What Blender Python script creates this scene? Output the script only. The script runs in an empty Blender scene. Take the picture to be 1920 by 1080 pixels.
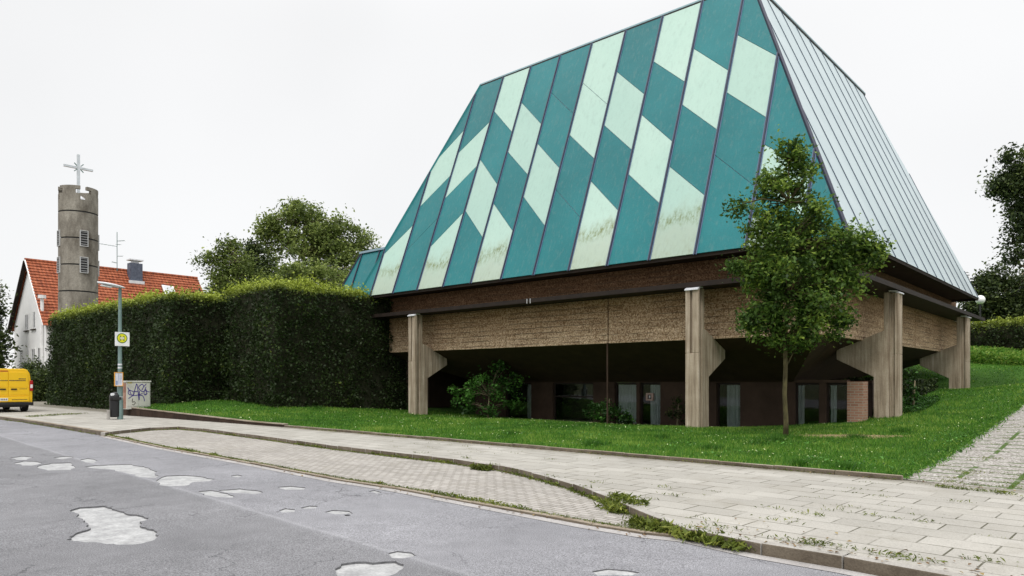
import bpy, bmesh, math, random
import numpy as np
from mathutils import Vector, Matrix, geometry, noise
R = math.radians
random.seed(7)
rng = np.random.default_rng(11)
S = bpy.context.scene
COL = S.collection

# ------------------------------------------------------------------ camera
EYE = 1.65; FPX = 1346.0; HV = 716.0; YAW = R(41.62)
cam_d = bpy.data.cameras.new('camera'); cam = bpy.data.objects.new('camera', cam_d); COL.objects.link(cam)
cam.location = (0, 0, EYE); cam.rotation_euler = (R(90), 0, YAW)
cam_d.sensor_width = 36; cam_d.lens = FPX / 1920 * 36; cam_d.shift_y = (HV - 540) / 1920
cam_d.clip_start = 0.1; cam_d.clip_end = 2000
S.camera = cam
S.render.resolution_x = 1920; S.render.resolution_y = 1080

# ------------------------------------------------------------------ sky, sun, exposure
SUN_DIR = Vector((0.26, -0.50, 0.83)).normalized()
w = bpy.data.worlds.new('World'); S.world = w; w.use_nodes = True
nt = w.node_tree; N = nt.nodes; L = nt.links
for n in list(N): N.remove(n)
out = N.new('ShaderNodeOutputWorld'); bg = N.new('ShaderNodeBackground'); bg.inputs[1].default_value = 0.1
sky = N.new('ShaderNodeTexSky'); sky.sky_type = 'NISHITA'; sky.sun_disc = False
sky.sun_elevation = math.asin(SUN_DIR.z); sky.sun_rotation = math.atan2(SUN_DIR.x, SUN_DIR.y)
tc = N.new('ShaderNodeTexCoord'); sep = N.new('ShaderNodeSeparateXYZ')
mr = N.new('ShaderNodeMapRange'); mr.interpolation_type = 'SMOOTHSTEP'
mr.inputs['From Min'].default_value = 0.42; mr.inputs['From Max'].default_value = 1.0
mr.inputs['To Min'].default_value = 10.0; mr.inputs['To Max'].default_value = 25.0
nz = N.new('ShaderNodeTexNoise'); nz.inputs['Scale'].default_value = 1.6; nz.inputs['Detail'].default_value = 3
mr2 = N.new('ShaderNodeMapRange'); mr2.inputs['From Min'].default_value = .35; mr2.inputs['From Max'].default_value = .65
mr2.inputs['To Min'].default_value = 0.94; mr2.inputs['To Max'].default_value = 1.02
mul = N.new('ShaderNodeMath'); mul.operation = 'MULTIPLY'
mix = N.new('ShaderNodeMix'); mix.data_type = 'RGBA'; mix.inputs[0].default_value = 0.93
comb = N.new('ShaderNodeCombineColor')
L.new(tc.outputs['Generated'], sep.inputs[0]); L.new(sep.outputs['Z'], mr.inputs['Value'])
L.new(tc.outputs['Generated'], nz.inputs['Vector']); L.new(nz.outputs['Fac'], mr2.inputs['Value'])
L.new(mr.outputs[0], mul.inputs[0]); L.new(mr2.outputs[0], mul.inputs[1])
for k in range(3): L.new(mul.outputs[0], comb.inputs[k])
L.new(sky.outputs[0], mix.inputs[6]); L.new(comb.outputs[0], mix.inputs[7])
L.new(mix.outputs[2], bg.inputs[0]); L.new(bg.outputs[0], out.inputs[0])

sun_d = bpy.data.lights.new('sun', 'SUN'); sun = bpy.data.objects.new('sun', sun_d); COL.objects.link(sun)
sun_d.energy = 1.5; sun_d.angle = R(12); sun_d.color = (1.0, .96, .9)
sun.rotation_euler = SUN_DIR.to_track_quat('Z', 'Y').to_euler()
S.view_settings.view_transform = 'Standard'; S.view_settings.look = 'None'
S.view_settings.exposure = 0.0; S.view_settings.gamma = 1.0

# ------------------------------------------------------------------ layout helpers
CR = Vector((math.cos(YAW), math.sin(YAW), 0)); CF = Vector((-math.sin(YAW), math.cos(YAW), 0))
def ray(u, v): return CR * ((u - 960) / FPX) + CF + Vector((0, 0, (HV - v) / FPX))
TILT = 0.0045                                   # the street climbs gently to the left
def zr(x): return -TILT * x
def G(u, v, off=0.0):                           # point of the street plane (raised by off)
    r = ray(u, v); t = (off - EYE) / (r.z + TILT * r.x)
    return Vector((0, 0, EYE)) + r * t
def onY(u, v, Y): r = ray(u, v); return Vector((0, 0, EYE)) + r * (Y / r.y)
def onX(u, v, X): r = ray(u, v); return Vector((0, 0, EYE)) + r * (X / r.x)
def atd(u, v, d): return Vector((0, 0, EYE)) + ray(u, v) * d

# ------------------------------------------------------------------ materials
def base(name, rough=.8, spec=.3, metal=0):
    m = bpy.data.materials.new(name); m.use_nodes = True
    b = m.node_tree.nodes['Principled BSDF']
    b.inputs['Roughness'].default_value = rough; b.inputs['Metallic'].default_value = metal
    b.inputs['Specular IOR Level'].default_value = spec
    return m, m.node_tree.nodes, m.node_tree.links, b
def ramp(N, stops):
    r = N.new('ShaderNodeValToRGB'); e = r.color_ramp.elements
    while len(e) < len(stops): e.new(.5)
    for k, (p, c) in enumerate(stops): e[k].position = p; e[k].color = (*c, 1) if len(c) == 3 else c
    return r
def noi(N, L, vec, scale, detail=4, rough=.6):
    n = N.new('ShaderNodeTexNoise'); n.inputs['Scale'].default_value = scale
    n.inputs['Detail'].default_value = detail; n.inputs['Roughness'].default_value = rough
    if vec is not None: L.new(vec, n.inputs['Vector'])
    return n
def bump(N, L, b, h, strength=.4, dist=.02):
    n = N.new('ShaderNodeBump'); n.inputs['Strength'].default_value = strength; n.inputs['Distance'].default_value = dist
    L.new(h, n.inputs['Height']); L.new(n.outputs[0], b.inputs['Normal'])
def mixc(N, L, fac, a, b, mode='MIX'):
    m = N.new('ShaderNodeMix'); m.data_type = 'RGBA'; m.blend_type = mode
    for s, i in ((fac, 0), (a, 6), (b, 7)):
        if hasattr(s, 'links'): L.new(s, m.inputs[i])
        elif isinstance(s, (int, float)): m.inputs[i].default_value = s
        else: m.inputs[i].default_value = (*s, 1)
    return m.outputs[2]
def mapr(N, L, v, a, b, c=0., d=1.):
    m = N.new('ShaderNodeMapRange'); L.new(v, m.inputs[0])
    for i, x in zip((1, 2, 3, 4), (a, b, c, d)): m.inputs[i].default_value = x
    return m.outputs[0]
def math_(N, L, op, a, b=None):
    m = N.new('ShaderNodeMath'); m.operation = op
    for s, i in ((a, 0), (b, 1)):
        if s is None: continue
        if hasattr(s, 'links'): L.new(s, m.inputs[i])
        else: m.inputs[i].default_value = s
    return m.outputs[0]
def posn(N): return N.new('ShaderNodeNewGeometry').outputs['Position']
def scaled(N, L, vec, s):
    m = N.new('ShaderNodeMapping'); L.new(vec, m.inputs[0]); m.inputs['Scale'].default_value = s; return m.outputs[0]

def nmat(name, c1, c2, scale=4, rough=.8, bstr=.2, spec=.3, metal=0, fine=None, stretch=None):
    m, N, L, b = base(name, rough, spec, metal)
    p = posn(N)
    if stretch: p = scaled(N, L, p, stretch)
    n = noi(N, L, p, scale, 6); r = ramp(N, [(.3, c1), (.7, c2)]); L.new(n.outputs[0], r.inputs[0])
    c = r.outputs[0]; h = n.outputs[0]
    if fine:
        n2 = noi(N, L, posn(N), fine, 2); h = n2.outputs[0]
        c = mixc(N, L, .35, c, ramp_of(N, L, n2.outputs[0], [(.35, (.35,)*3), (.65, (1.,)*3)]), 'MULTIPLY')
    L.new(c, b.inputs['Base Color'])
    if bstr: bump(N, L, b, h, bstr, .01)
    return m
def ramp_of(N, L, v, stops):
    r = ramp(N, stops); L.new(v, r.inputs[0]); return r.outputs[0]

def leafmat(name, c0, c1, c2, trans=.25, rough=.55):
    m, N, L, b = base(name, rough, .25)
    a = N.new('ShaderNodeAttribute'); a.attribute_name = 'tint'
    c = ramp_of(N, L, a.outputs['Fac'], [(0, c0), (.5, c1), (1, c2)])
    L.new(c, b.inputs['Base Color'])
    t = N.new('ShaderNodeBsdfTranslucent'); L.new(mixc(N, L, .5, c, (.5, .7, .05), 'MULTIPLY'), t.inputs[0])
    t2 = N.new('ShaderNodeHueSaturation'); L.new(c, t2.inputs['Color']); t2.inputs['Value'].default_value = 1.6; L.new(t2.outputs[0], t.inputs[0])
    ms = N.new('ShaderNodeMixShader'); ms.inputs[0].default_value = trans
    L.new(b.outputs[0], ms.inputs[1]); L.new(t.outputs[0], ms.inputs[2])
    L.new(ms.outputs[0], N['Material Output'].inputs[0])
    return m

def mat_road():
    m, N, L, b = base('worn_asphalt', .85, .25); p = posn(N)
    big = noi(N, L, p, .35, 4); mid = noi(N, L, p, 3, 5); fine = noi(N, L, p, 90, 2)
    c = ramp_of(N, L, big.outputs[0], [(.3, (.2, .199, .213)), (.7, (.27, .268, .286))])
    c = mixc(N, L, .5, c, ramp_of(N, L, mid.outputs[0], [(.3, (.75,)*3), (.7, (1.1,)*3)]), 'MULTIPLY')
    c = mixc(N, L, .75, c, ramp_of(N, L, fine.outputs[0], [(.34, (.3,)*3), (.66, (1.65,)*3)]), 'MULTIPLY')
    gr = noi(N, L, p, 28, 3, .8)
    c = mixc(N, L, mapr(N, L, gr.outputs[0], .64, .7, 0, .6), c, (.5, .5, .5))
    st = noi(N, L, p, .9, 6, .75)
    c = mixc(N, L, mapr(N, L, st.outputs[0], .55, .72, 0, .5), c, (.14, .14, .15))
    # laying seam, parallel to the kerb: the near lane is older and darker
    s = N.new('ShaderNodeSeparateXYZ'); L.new(p, s.inputs[0])
    wob = noi(N, L, p, .6, 2)
    y = math_(N, L, 'ADD', s.outputs['Y'], math_(N, L, 'MULTIPLY', s.outputs['X'], .065))
    y = math_(N, L, 'ADD', y, math_(N, L, 'MULTIPLY', wob.outputs[0], .12))
    near = mapr(N, L, y, 3.95, 4.15, 1, 0)
    c = mixc(N, L, near, c, mixc(N, L, 1., c, (.8, .8, .79), 'MULTIPLY'))
    seam = mapr(N, L, math_(N, L, 'ABSOLUTE', math_(N, L, 'SUBTRACT', y, 4.08)), .015, .05, .16, 0)
    c = mixc(N, L, seam, c, (.5, .5, .52))
    # cracks
    wv = N.new('ShaderNodeVectorMath'); wv.operation = 'ADD'; L.new(p, wv.inputs[0])
    dn = noi(N, L, p, 1.2, 5); sc = N.new('ShaderNodeVectorMath'); sc.operation = 'SCALE'; sc.inputs['Scale'].default_value = 1.3
    L.new(dn.outputs['Color'], sc.inputs[0]); L.new(sc.outputs[0], wv.inputs[1])
    vo = N.new('ShaderNodeTexVoronoi'); vo.feature = 'DISTANCE_TO_EDGE'; vo.inputs['Scale'].default_value = .8; L.new(wv.outputs[0], vo.inputs['Vector'])
    crack = mapr(N, L, vo.outputs['Distance'], .004, .012, 1, 0)
    msk = mapr(N, L, noi(N, L, p, .5, 3).outputs[0], .48, .6)
    ck = math_(N, L, 'MULTIPLY', math_(N, L, 'MULTIPLY', crack, msk), .8)
    c = mixc(N, L, ck, c, (.07, .07, .075))
    L.new(c, b.inputs['Base Color']); bump(N, L, b, fine.outputs[0], .5, .006)
    return m
def mat_slabs(name, w_, h_, rot, c1, c2, joint, jw, jmask=(.4, .55), fine=60, off=.5):
    m, N, L, b = base(name, .85, .2); p = posn(N)
    mp = N.new('ShaderNodeMapping'); L.new(p, mp.inputs[0]); mp.inputs['Rotation'].default_value = (0, 0, R(rot))
    wn = noi(N, L, p, 2, 2)
    bt = N.new('ShaderNodeTexBrick'); L.new(mp.outputs[0], bt.inputs['Vector']); bt.offset = off
    for k, v in (('Scale', 1), ('Mortar Size', jw), ('Mortar Smooth', .2), ('Bias', 0), ('Brick Width', w_), ('Row Height', h_)): bt.inputs[k].default_value = v
    bt.inputs['Color1'].default_value = (*c1, 1); bt.inputs['Color2'].default_value = (*c2, 1); bt.inputs['Mortar'].default_value = (*[(x+y)/2 for x, y in zip(c1, c2)], 1)
    big = noi(N, L, p, .5, 5); f = noi(N, L, p, fine, 3)
    c = mixc(N, L, .6, bt.outputs['Color'], ramp_of(N, L, big.outputs[0], [(.3, (.78, .77, .75)), (.65, (1.08, 1.07, 1.05))]), 'MULTIPLY')
    c = mixc(N, L, .5, c, ramp_of(N, L, f.outputs[0], [(.35, (.7,)*3), (.65, (1.15,)*3)]), 'MULTIPLY')
    jm = mapr(N, L, noi(N, L, p, 1.1, 4).outputs[0], jmask[0], jmask[1], .12, 1)
    c = mixc(N, L, math_(N, L, 'MULTIPLY', bt.outputs['Fac'], jm), c, joint)
    st = mapr(N, L, noi(N, L, p, 1.7, 6, .7).outputs[0], .52, .7, 0, .42)
    c = mixc(N, L, st, c, (.25, .23, .19))
    s = N.new('ShaderNodeSeparateXYZ'); L.new(p, s.inputs[0])
    dn = noi(N, L, p, 2.6, 6, .75)
    ed = math_(N, L, 'ADD', s.outputs[1], math_(N, L, 'MULTIPLY', dn.outputs[0], .9))
    c = mixc(N, L, mapr(N, L, ed, 12.25, 12.75, 0, .65), c, (.12, .105, .07))
    sp_ = noi(N, L, p, 13, 2, .5)
    c = mixc(N, L, mapr(N, L, sp_.outputs[0], .69, .74, 0, .55), c, (.16, .15, .13))
    L.new(c, b.inputs['Base Color'])
    bump(N, L, b, math_(N, L, 'SUBTRACT', math_(N, L, 'MULTIPLY', f.outputs[0], .3), bt.outputs['Fac']), .5, .008)
    return m
def mat_brick():
    m, N, L, b = base('pink_brick', .9, .2); p = posn(N)
    s = N.new('ShaderNodeSeparateXYZ'); L.new(p, s.inputs[0]); cv = N.new('ShaderNodeCombineXYZ')
    L.new(math_(N, L, 'ADD', s.outputs[0], s.outputs[1]), cv.inputs[0]); L.new(s.outputs[2], cv.inputs[1])
    bt = N.new('ShaderNodeTexBrick'); L.new(cv.outputs[0], bt.inputs['Vector'])
    for k, v in (('Scale', 1), ('Mortar Size', .012), ('Brick Width', .25), ('Row Height', .085)): bt.inputs[k].default_value = v
    bt.inputs['Color1'].default_value = (.3, .15, .1, 1); bt.inputs['Color2'].default_value = (.4, .22, .15, 1); bt.inputs['Mortar'].default_value = (.36, .3, .24, 1)
    L.new(bt.outputs[0], b.inputs['Base Color']); bump(N, L, b, bt.outputs[1], -.4, .01); return m
def mat_path():
    m, N, L, b = base('pebble_slabs', .85, .2); p = posn(N)
    vo = N.new('ShaderNodeTexVoronoi'); vo.inputs['Scale'].default_value = 26; L.new(p, vo.inputs['Vector'])
    c = ramp_of(N, L, vo.outputs['Color'], [(.15, (.1, .09, .075)), (.4, (.3, .275, .245)), (.8, (.56, .54, .51))])
    c = mixc(N, L, mapr(N, L, vo.outputs['Distance'], .35, .6), c, (.28, .26, .24))
    bt = N.new('ShaderNodeTexBrick'); L.new(p, bt.inputs['Vector']); bt.offset = 0
    for k, v in (('Scale', 1), ('Mortar Size', .05), ('Mortar Smooth', .4), ('Brick Width', .75), ('Row Height', .5)): bt.inputs[k].default_value = v
    mk = mapr(N, L, noi(N, L, p, 1.4, 5, .7).outputs[0], .44, .52)
    g = mixc(N, L, noi(N, L, p, 30, 2).outputs[0], (.03, .07, .01), (.09, .14, .03))
    c = mixc(N, L, math_(N, L, 'MULTIPLY', bt.outputs['Fac'], mk), c, g)
    L.new(c, b.inputs['Base Color']); bump(N, L, b, vo.outputs['Distance'], .6, .012)
    return m
def mat_aggregate(name, dark, mid, light, zlo, zhi):
    m, N, L, b = base(name, .9, .2); p = posn(N)
    vo = N.new('ShaderNodeTexVoronoi'); vo.inputs['Scale'].default_value = 27; L.new(p, vo.inputs['Vector'])
    c = ramp_of(N, L, vo.outputs['Color'], [(.1, dark), (.45, mid), (.9, light)])
    # board lines and rain streaks
    big = noi(N, L, scaled(N, L, p, (.35, .35, 7)), 1.5, 5, .7)
    c = mixc(N, L, .75, c, ramp_of(N, L, big.outputs[0], [(.34, (.6, .52, .45)), (.62, (1.2, 1.17, 1.12))]), 'MULTIPLY')
    s = N.new('ShaderNodeSeparateXYZ'); L.new(p, s.inputs[0])
    edge = math_(N, L, 'ADD', s.outputs['Z'], math_(N, L, 'MULTIPLY', noi(N, L, scaled(N, L, p, (1, 1, .4)), 1.3, 4).outputs[0], .9))
    wash = mapr(N, L, edge, zlo + .55, zhi + .3, 0, .75)
    c = mixc(N, L, wash, c, mixc(N, L, 1., c, (.5, .38, .27), 'MULTIPLY'))
    ln = N.new('ShaderNodeTexWave'); ln.bands_direction = 'Z'; ln.inputs['Scale'].default_value = 1.5; ln.inputs['Distortion'].default_value = 1.2
    ln.inputs['Detail'].default_value = 2; ln.inputs['Detail Scale'].default_value = 2; L.new(p, ln.inputs['Vector'])
    lm = math_(N, L, 'MULTIPLY', mapr(N, L, ln.outputs[1], .12, .0, 0, .8), mapr(N, L, noi(N, L, p, .9, 3).outputs[0], .42, .55))
    c = mixc(N, L, lm, c, (.1, .07, .045))
    L.new(c, b.inputs['Base Color']); bump(N, L, b, vo.outputs['Distance'], .5, .015)
    return m
def mat_concrete():
    m, N, L, b = base('board_marked_concrete', .85, .2); p = posn(N)
    n = noi(N, L, scaled(N, L, p, (6, 6, .35)), 1.4, 6, .65); n2 = noi(N, L, p, 1.6, 5)
    c = ramp_of(N, L, n.outputs[0], [(.3, (.22, .17, .12)), (.55, (.46, .385, .295)), (.75, (.68, .61, .51))])
    c = mixc(N, L, .6, c, ramp_of(N, L, n2.outputs[0], [(.3, (.65, .6, .55)), (.7, (1.1,)*3)]), 'MULTIPLY')
    f = noi(N, L, p, 45, 2); c = mixc(N, L, .4, c, ramp_of(N, L, f.outputs[0], [(.35, (.6,)*3), (.65, (1.15,)*3)]), 'MULTIPLY')
    L.new(c, b.inputs['Base Color']); bump(N, L, b, n.outputs[0], .25, .02); return m
def mat_panel(name, c1, c2, moss, rough=.42):
    m, N, L, b = base(name, rough, .28); p = posn(N)
    n = noi(N, L, p, .35, 3); f = noi(N, L, p, 22, 3, .7)
    c = ramp_of(N, L, n.outputs[0], [(.3, c1), (.7, c2)])
    c = mixc(N, L, .3 if not moss and c1[0] < .1 else .1, c, ramp_of(N, L, f.outputs[0], [(.35, (.72,)*3), (.65, (1.2,)*3)]), 'MULTIPLY')
    if moss:
        s = N.new('ShaderNodeSeparateXYZ'); L.new(p, s.inputs[0])
        h = math_(N, L, 'ADD', s.outputs['Z'], math_(N, L, 'MULTIPLY', noi(N, L, scaled(N, L, p, (1, 1, .3)), 1.5, 5, .7).outputs[0], 1.6))
        h = math_(N, L, 'SUBTRACT', h, math_(N, L, 'MULTIPLY', s.outputs['X'], .02))
        k = mapr(N, L, h, 8.7, 7.5, 0, .55)
        c = mixc(N, L, k, c, mixc(N, L, n.outputs[0], (.33, .37, .26), (.42, .44, .36)))
        band = mapr(N, L, math_(N, L, 'ABSOLUTE', math_(N, L, 'SUBTRACT', h, 8.05)), .0, .42, .95, 0)
        st = noi(N, L, scaled(N, L, p, (5, 5, .6)), 2.2, 5, .75)
        band = math_(N, L, 'MULTIPLY', band, mapr(N, L, st.outputs[0], .42, .62))
        c = mixc(N, L, band, c, (.16, .19, .06))
        lo = mapr(N, L, h, 7.4, 6.4, 0, .6)
        lo = math_(N, L, 'MULTIPLY', lo, mapr(N, L, st.outputs[0], .46, .66))
        c = mixc(N, L, lo, c, (.24, .24, .13))
    else:
        st = noi(N, L, scaled(N, L, p, (3, 3, .25)), 1.2, 5, .7)
        c = mixc(N, L, mapr(N, L, st.outputs[0], .55, .75, 0, .12), c, (.1, .2, .2))
    oi = N.new('ShaderNodeObjectInfo')
    c = mixc(N, L, 1., c, ramp_of(N, L, oi.outputs['Random'], [(0, (.88, .9, .9)), (1, (1.08, 1.05, 1.04))]), 'MULTIPLY')
    dr = noi(N, L, scaled(N, L, p, (9, 9, .12)), 1.0, 4, .7)
    c = mixc(N, L, mapr(N, L, dr.outputs[0], .52, .72, 0, .22), c, (.2, .26, .24))
    bk = noi(N, L, p, .9, 2); bump(N, L, b, bk.outputs[0], .25, .06)
    L.new(c, b.inputs['Base Color']); return m
def mat_grass():
    m, N, L, b = base('lawn_turf', .9, .15); p = posn(N)
    n = noi(N, L, p, .7, 5); f = noi(N, L, p, 35, 3)
    c = ramp_of(N, L, n.outputs[0], [(.3, (.028, .085, .008)), (.7, (.06, .15, .014))])
    c = mixc(N, L, .6, c, ramp_of(N, L, f.outputs[0], [(.35, (.5,)*3), (.65, (1.3,)*3)]), 'MULTIPLY')
    L.new(c, b.inputs['Base Color']); bump(N, L, b, f.outputs[0], .8, .03); return m
def mat_tile():
    m, N, L, b = base('red_roof_tile', .75, .3); p = posn(N)
    wv = N.new('ShaderNodeTexWave'); wv.bands_direction = 'Y'; wv.inputs['Scale'].default_value = 1.05; L.new(p, wv.inputs['Vector'])
    n = noi(N, L, p, 2.5, 5, .7)
    c = ramp_of(N, L, n.outputs[0], [(.3, (.13, .035, .018)), (.5, (.32, .085, .035)), (.75, (.46, .16, .08))])
    c = mixc(N, L, .5, c, ramp_of(N, L, wv.outputs[1], [(.0, (.55,)*3), (.5, (1.1,)*3)]), 'MULTIPLY')
    L.new(c, b.inputs['Base Color']); bump(N, L, b, wv.outputs[1], .8, .05); return m
def plain(name, c, rough=.6, metal=0, spec=.4, v=.12):
    return nmat(name, tuple(x*(1-v) for x in c), tuple(min(1, x*(1+v)) for x in c), 3, rough, .05, spec, metal)
def mat_glass():
    m, N, L, b = base('window_glass', .04, .6); b.inputs['Base Color'].default_value = (.012, .014, .016, 1); return m
def mat_clear():
    m = bpy.data.materials.new('clear_glass'); m.use_nodes = True; N = m.node_tree.nodes; L = m.node_tree.links
    g = N.new('ShaderNodeBsdfGlossy'); g.inputs['Roughness'].default_value = .03; t = N.new('ShaderNodeBsdfTransparent')
    t.inputs[0].default_value = (.8, .83, .82, 1)
    f = N.new('ShaderNodeFresnel'); f.inputs[0].default_value = 1.45; ms = N.new('ShaderNodeMixShader')
    L.new(f.outputs[0], ms.inputs[0]); L.new(t.outputs[0], ms.inputs[1]); L.new(g.outputs[0], ms.inputs[2])
    L.new(ms.outputs[0], N['Material Output'].inputs[0]); return m

M = {}
M['road'] = mat_road()
M['asphalt_edge'] = nmat('broken_asphalt_edge', (.09, .09, .094), (.17, .17, .176), 20, .95, .5)
M['patch'] = nmat('pale_road_base', (.3, .3, .305), (.5, .5, .5), 5, .9, .6, fine=33)
M['slabs'] = mat_slabs('concrete_slabs', .62, .40, 1.5, (.35, .335, .305), (.425, .408, .375), (.09, .085, .06), .010, (.40, .54))
M['setts'] = mat_slabs('paving_blocks', .2, .1, 1.5, (.33, .31, .29), (.44, .415, .39), (.16, .145, .12), .010, (.25, .45))
M['kerb'] = nmat('kerb_concrete', (.32, .3, .27), (.46, .44, .41), 2.2, .9, .4, fine=70)
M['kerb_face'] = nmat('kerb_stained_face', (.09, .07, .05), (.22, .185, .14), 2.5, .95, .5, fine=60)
M['kerb_low'] = nmat('low_kerb_concrete', (.2, .15, .1), (.38, .33, .27), 1.7, .9, .4, fine=60)
M['path'] = mat_path()
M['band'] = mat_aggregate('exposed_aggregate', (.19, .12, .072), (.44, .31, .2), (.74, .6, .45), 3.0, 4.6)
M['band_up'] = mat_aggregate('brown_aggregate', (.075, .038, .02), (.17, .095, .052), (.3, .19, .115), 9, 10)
M['concrete'] = mat_concrete()
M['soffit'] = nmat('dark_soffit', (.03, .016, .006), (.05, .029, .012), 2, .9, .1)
M['gutter'] = nmat('brown_gutter', (.011, .007, .005), (.026, .016, .011), 3, .7, .1)
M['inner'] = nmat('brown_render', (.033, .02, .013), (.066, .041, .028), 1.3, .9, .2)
M['brick'] = mat_brick()
M['teal'] = mat_panel('teal_panel', (.009, .148, .163), (.013, .185, .203), False)
M['cream'] = mat_panel('mint_panel', (.40, .575, .505), (.435, .605, .53), False, .4)
M['cream_moss'] = mat_panel('mint_panel_mossy', (.40, .575, .505), (.435, .605, .53), True, .5)
M['joint'] = plain('panel_joint', (.3, .36, .5), .5)
M['batten'] = plain('batten_dark', (.022, .025, .05), .45)
M['batten_side'] = plain('batten_edge', (.10, .15, .25), .4)
M['sheet'] = nmat('pale_sheet_metal', (.44, .53, .56), (.52, .605, .63), .6, .42, .03, .5, .15)
M['seam'] = plain('sheet_seam', (.05, .07, .11), .5)
M['white'] = plain('white_paint', (.78, .78, .77), .6)
M['render'] = nmat('white_render', (.78, .78, .78), (.86, .86, .85), 1.2, .9, .1)
M['cap'] = plain('pale_metal_cap', (.72, .73, .76), .4, .2)
M['tile'] = mat_tile()
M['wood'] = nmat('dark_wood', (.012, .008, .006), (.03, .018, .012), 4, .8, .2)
M['glass'] = mat_glass(); M['clear'] = mat_clear()
M['curtain'] = nmat('grey_white_curtain', (.4, .42, .42), (.6, .62, .62), 6, .9, .1, stretch=(4, 4, .4))
M['tower'] = nmat('washed_concrete', (.13, .112, .09), (.38, .35, .3), 1.5, .95, .5, fine=11, stretch=(1, 1, .45))
M['louver'] = plain('louver_dark', (.02, .02, .02), .6); M['slat'] = plain('grey_slat', (.16, .16, .16), .6); M['frame_pale'] = plain('pale_frame', (.5, .5, .5), .5)
M['silver'] = plain('silver_metal', (.6, .63, .65), .4, .4)
M['galv'] = nmat('painted_green_steel', (.13, .2, .19), (.2, .28, .265), 3, .5, .05)
M['lamp_grey'] = plain('lamp_shell', (.62, .64, .66), .4)
M['yellow'] = plain('yellow_paint', (.85, .52, .008), .3, 0, .5, .03)
M['black'] = plain('black_plastic', (.012, .012, .013), .4)
M['rubber'] = plain('tyre_rubber', (.018, .018, .018), .9)
M['red'] = plain('red_lens', (.4, .01, .012), .2); M['redband'] = plain('red_stripe', (.45, .05, .02), .4)
M['ink'] = plain('dark_ink', (.05, .04, .03), .6)
M['sign_white'] = plain('sign_white', (.8, .8, .8), .4); M['sign_yellow'] = plain('sign_yellow', (.75, .72, .02), .4); M['sign_green'] = plain('sign_green', (.06, .16, .03), .4)
M['orange'] = plain('orange_frame', (.7, .33, .03), .4); M['paper'] = plain('printed_paper', (.66, .68, .75), .6); M['blueink'] = plain('blue_print', (.22, .3, .5), .6)
M['cabinet'] = nmat('grimy_grey_cabinet', (.45, .45, .40), (.62, .62, .56), 1.5, .7, .1)
M['rust'] = nmat('rusty_side', (.2, .09, .06), (.38, .25, .19), 4, .8, .2)
M['purple'] = plain('purple_spray', (.05, .03, .22), .5)
M['brownwall'] = nmat('dark_brown_wall', (.02, .012, .008), (.05, .03, .02), 2.5, .95, .4)
M['slate'] = nmat('slate_cladding', (.06, .07, .1), (.13, .15, .2), 5, .6, .2)
M['lawn'] = mat_grass()
M['earth'] = nmat('rough_ground', (.04, .07, .015), (.1, .1, .04), 1, .95, .3)
M['bark'] = nmat('bark', (.1, .08, .05), (.26, .22, .14), 9, .95, .6, stretch=(1, 1, .3))
M['bark_moss'] = nmat('mossy_bark', (.03, .024, .011), (.13, .112, .05), 9, .95, .6, stretch=(1, 1, .4))
M['twig'] = nmat('hedge_twigs', (.012, .014, .006), (.03, .032, .014), 6, .95, .5)
M['blade'] = leafmat('grass_blade', (.018, .065, .006), (.078, .21, .018), (.34, .42, .085), .3)
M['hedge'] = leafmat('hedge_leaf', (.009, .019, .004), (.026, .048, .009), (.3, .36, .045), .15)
M['hedge_b'] = leafmat('background_leaf', (.035, .055, .01), (.13, .175, .04), (.36, .42, .12), .3)
M['leaf_dark'] = leafmat('dark_leaf', (.012, .02, .006), (.032, .052, .014), (.13, .17, .045), .2)
M['leaf_young'] = leafmat('young_tree_leaf', (.016, .038, .006), (.075, .14, .022), (.3, .4, .065), .28)
M['leaf_bush'] = leafmat('bush_leaf', (.01, .03, .006), (.03, .09, .012), (.1, .26, .04), .2)
M['weed'] = leafmat('weed_leaf', (.05, .065, .01), (.13, .17, .025), (.32, .34, .07), .25)
M['flower'] = plain('white_petals', (.6, .66, .35), .7)
M['globe'] = plain('opal_globe', (.85, .85, .85), .3)

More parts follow.
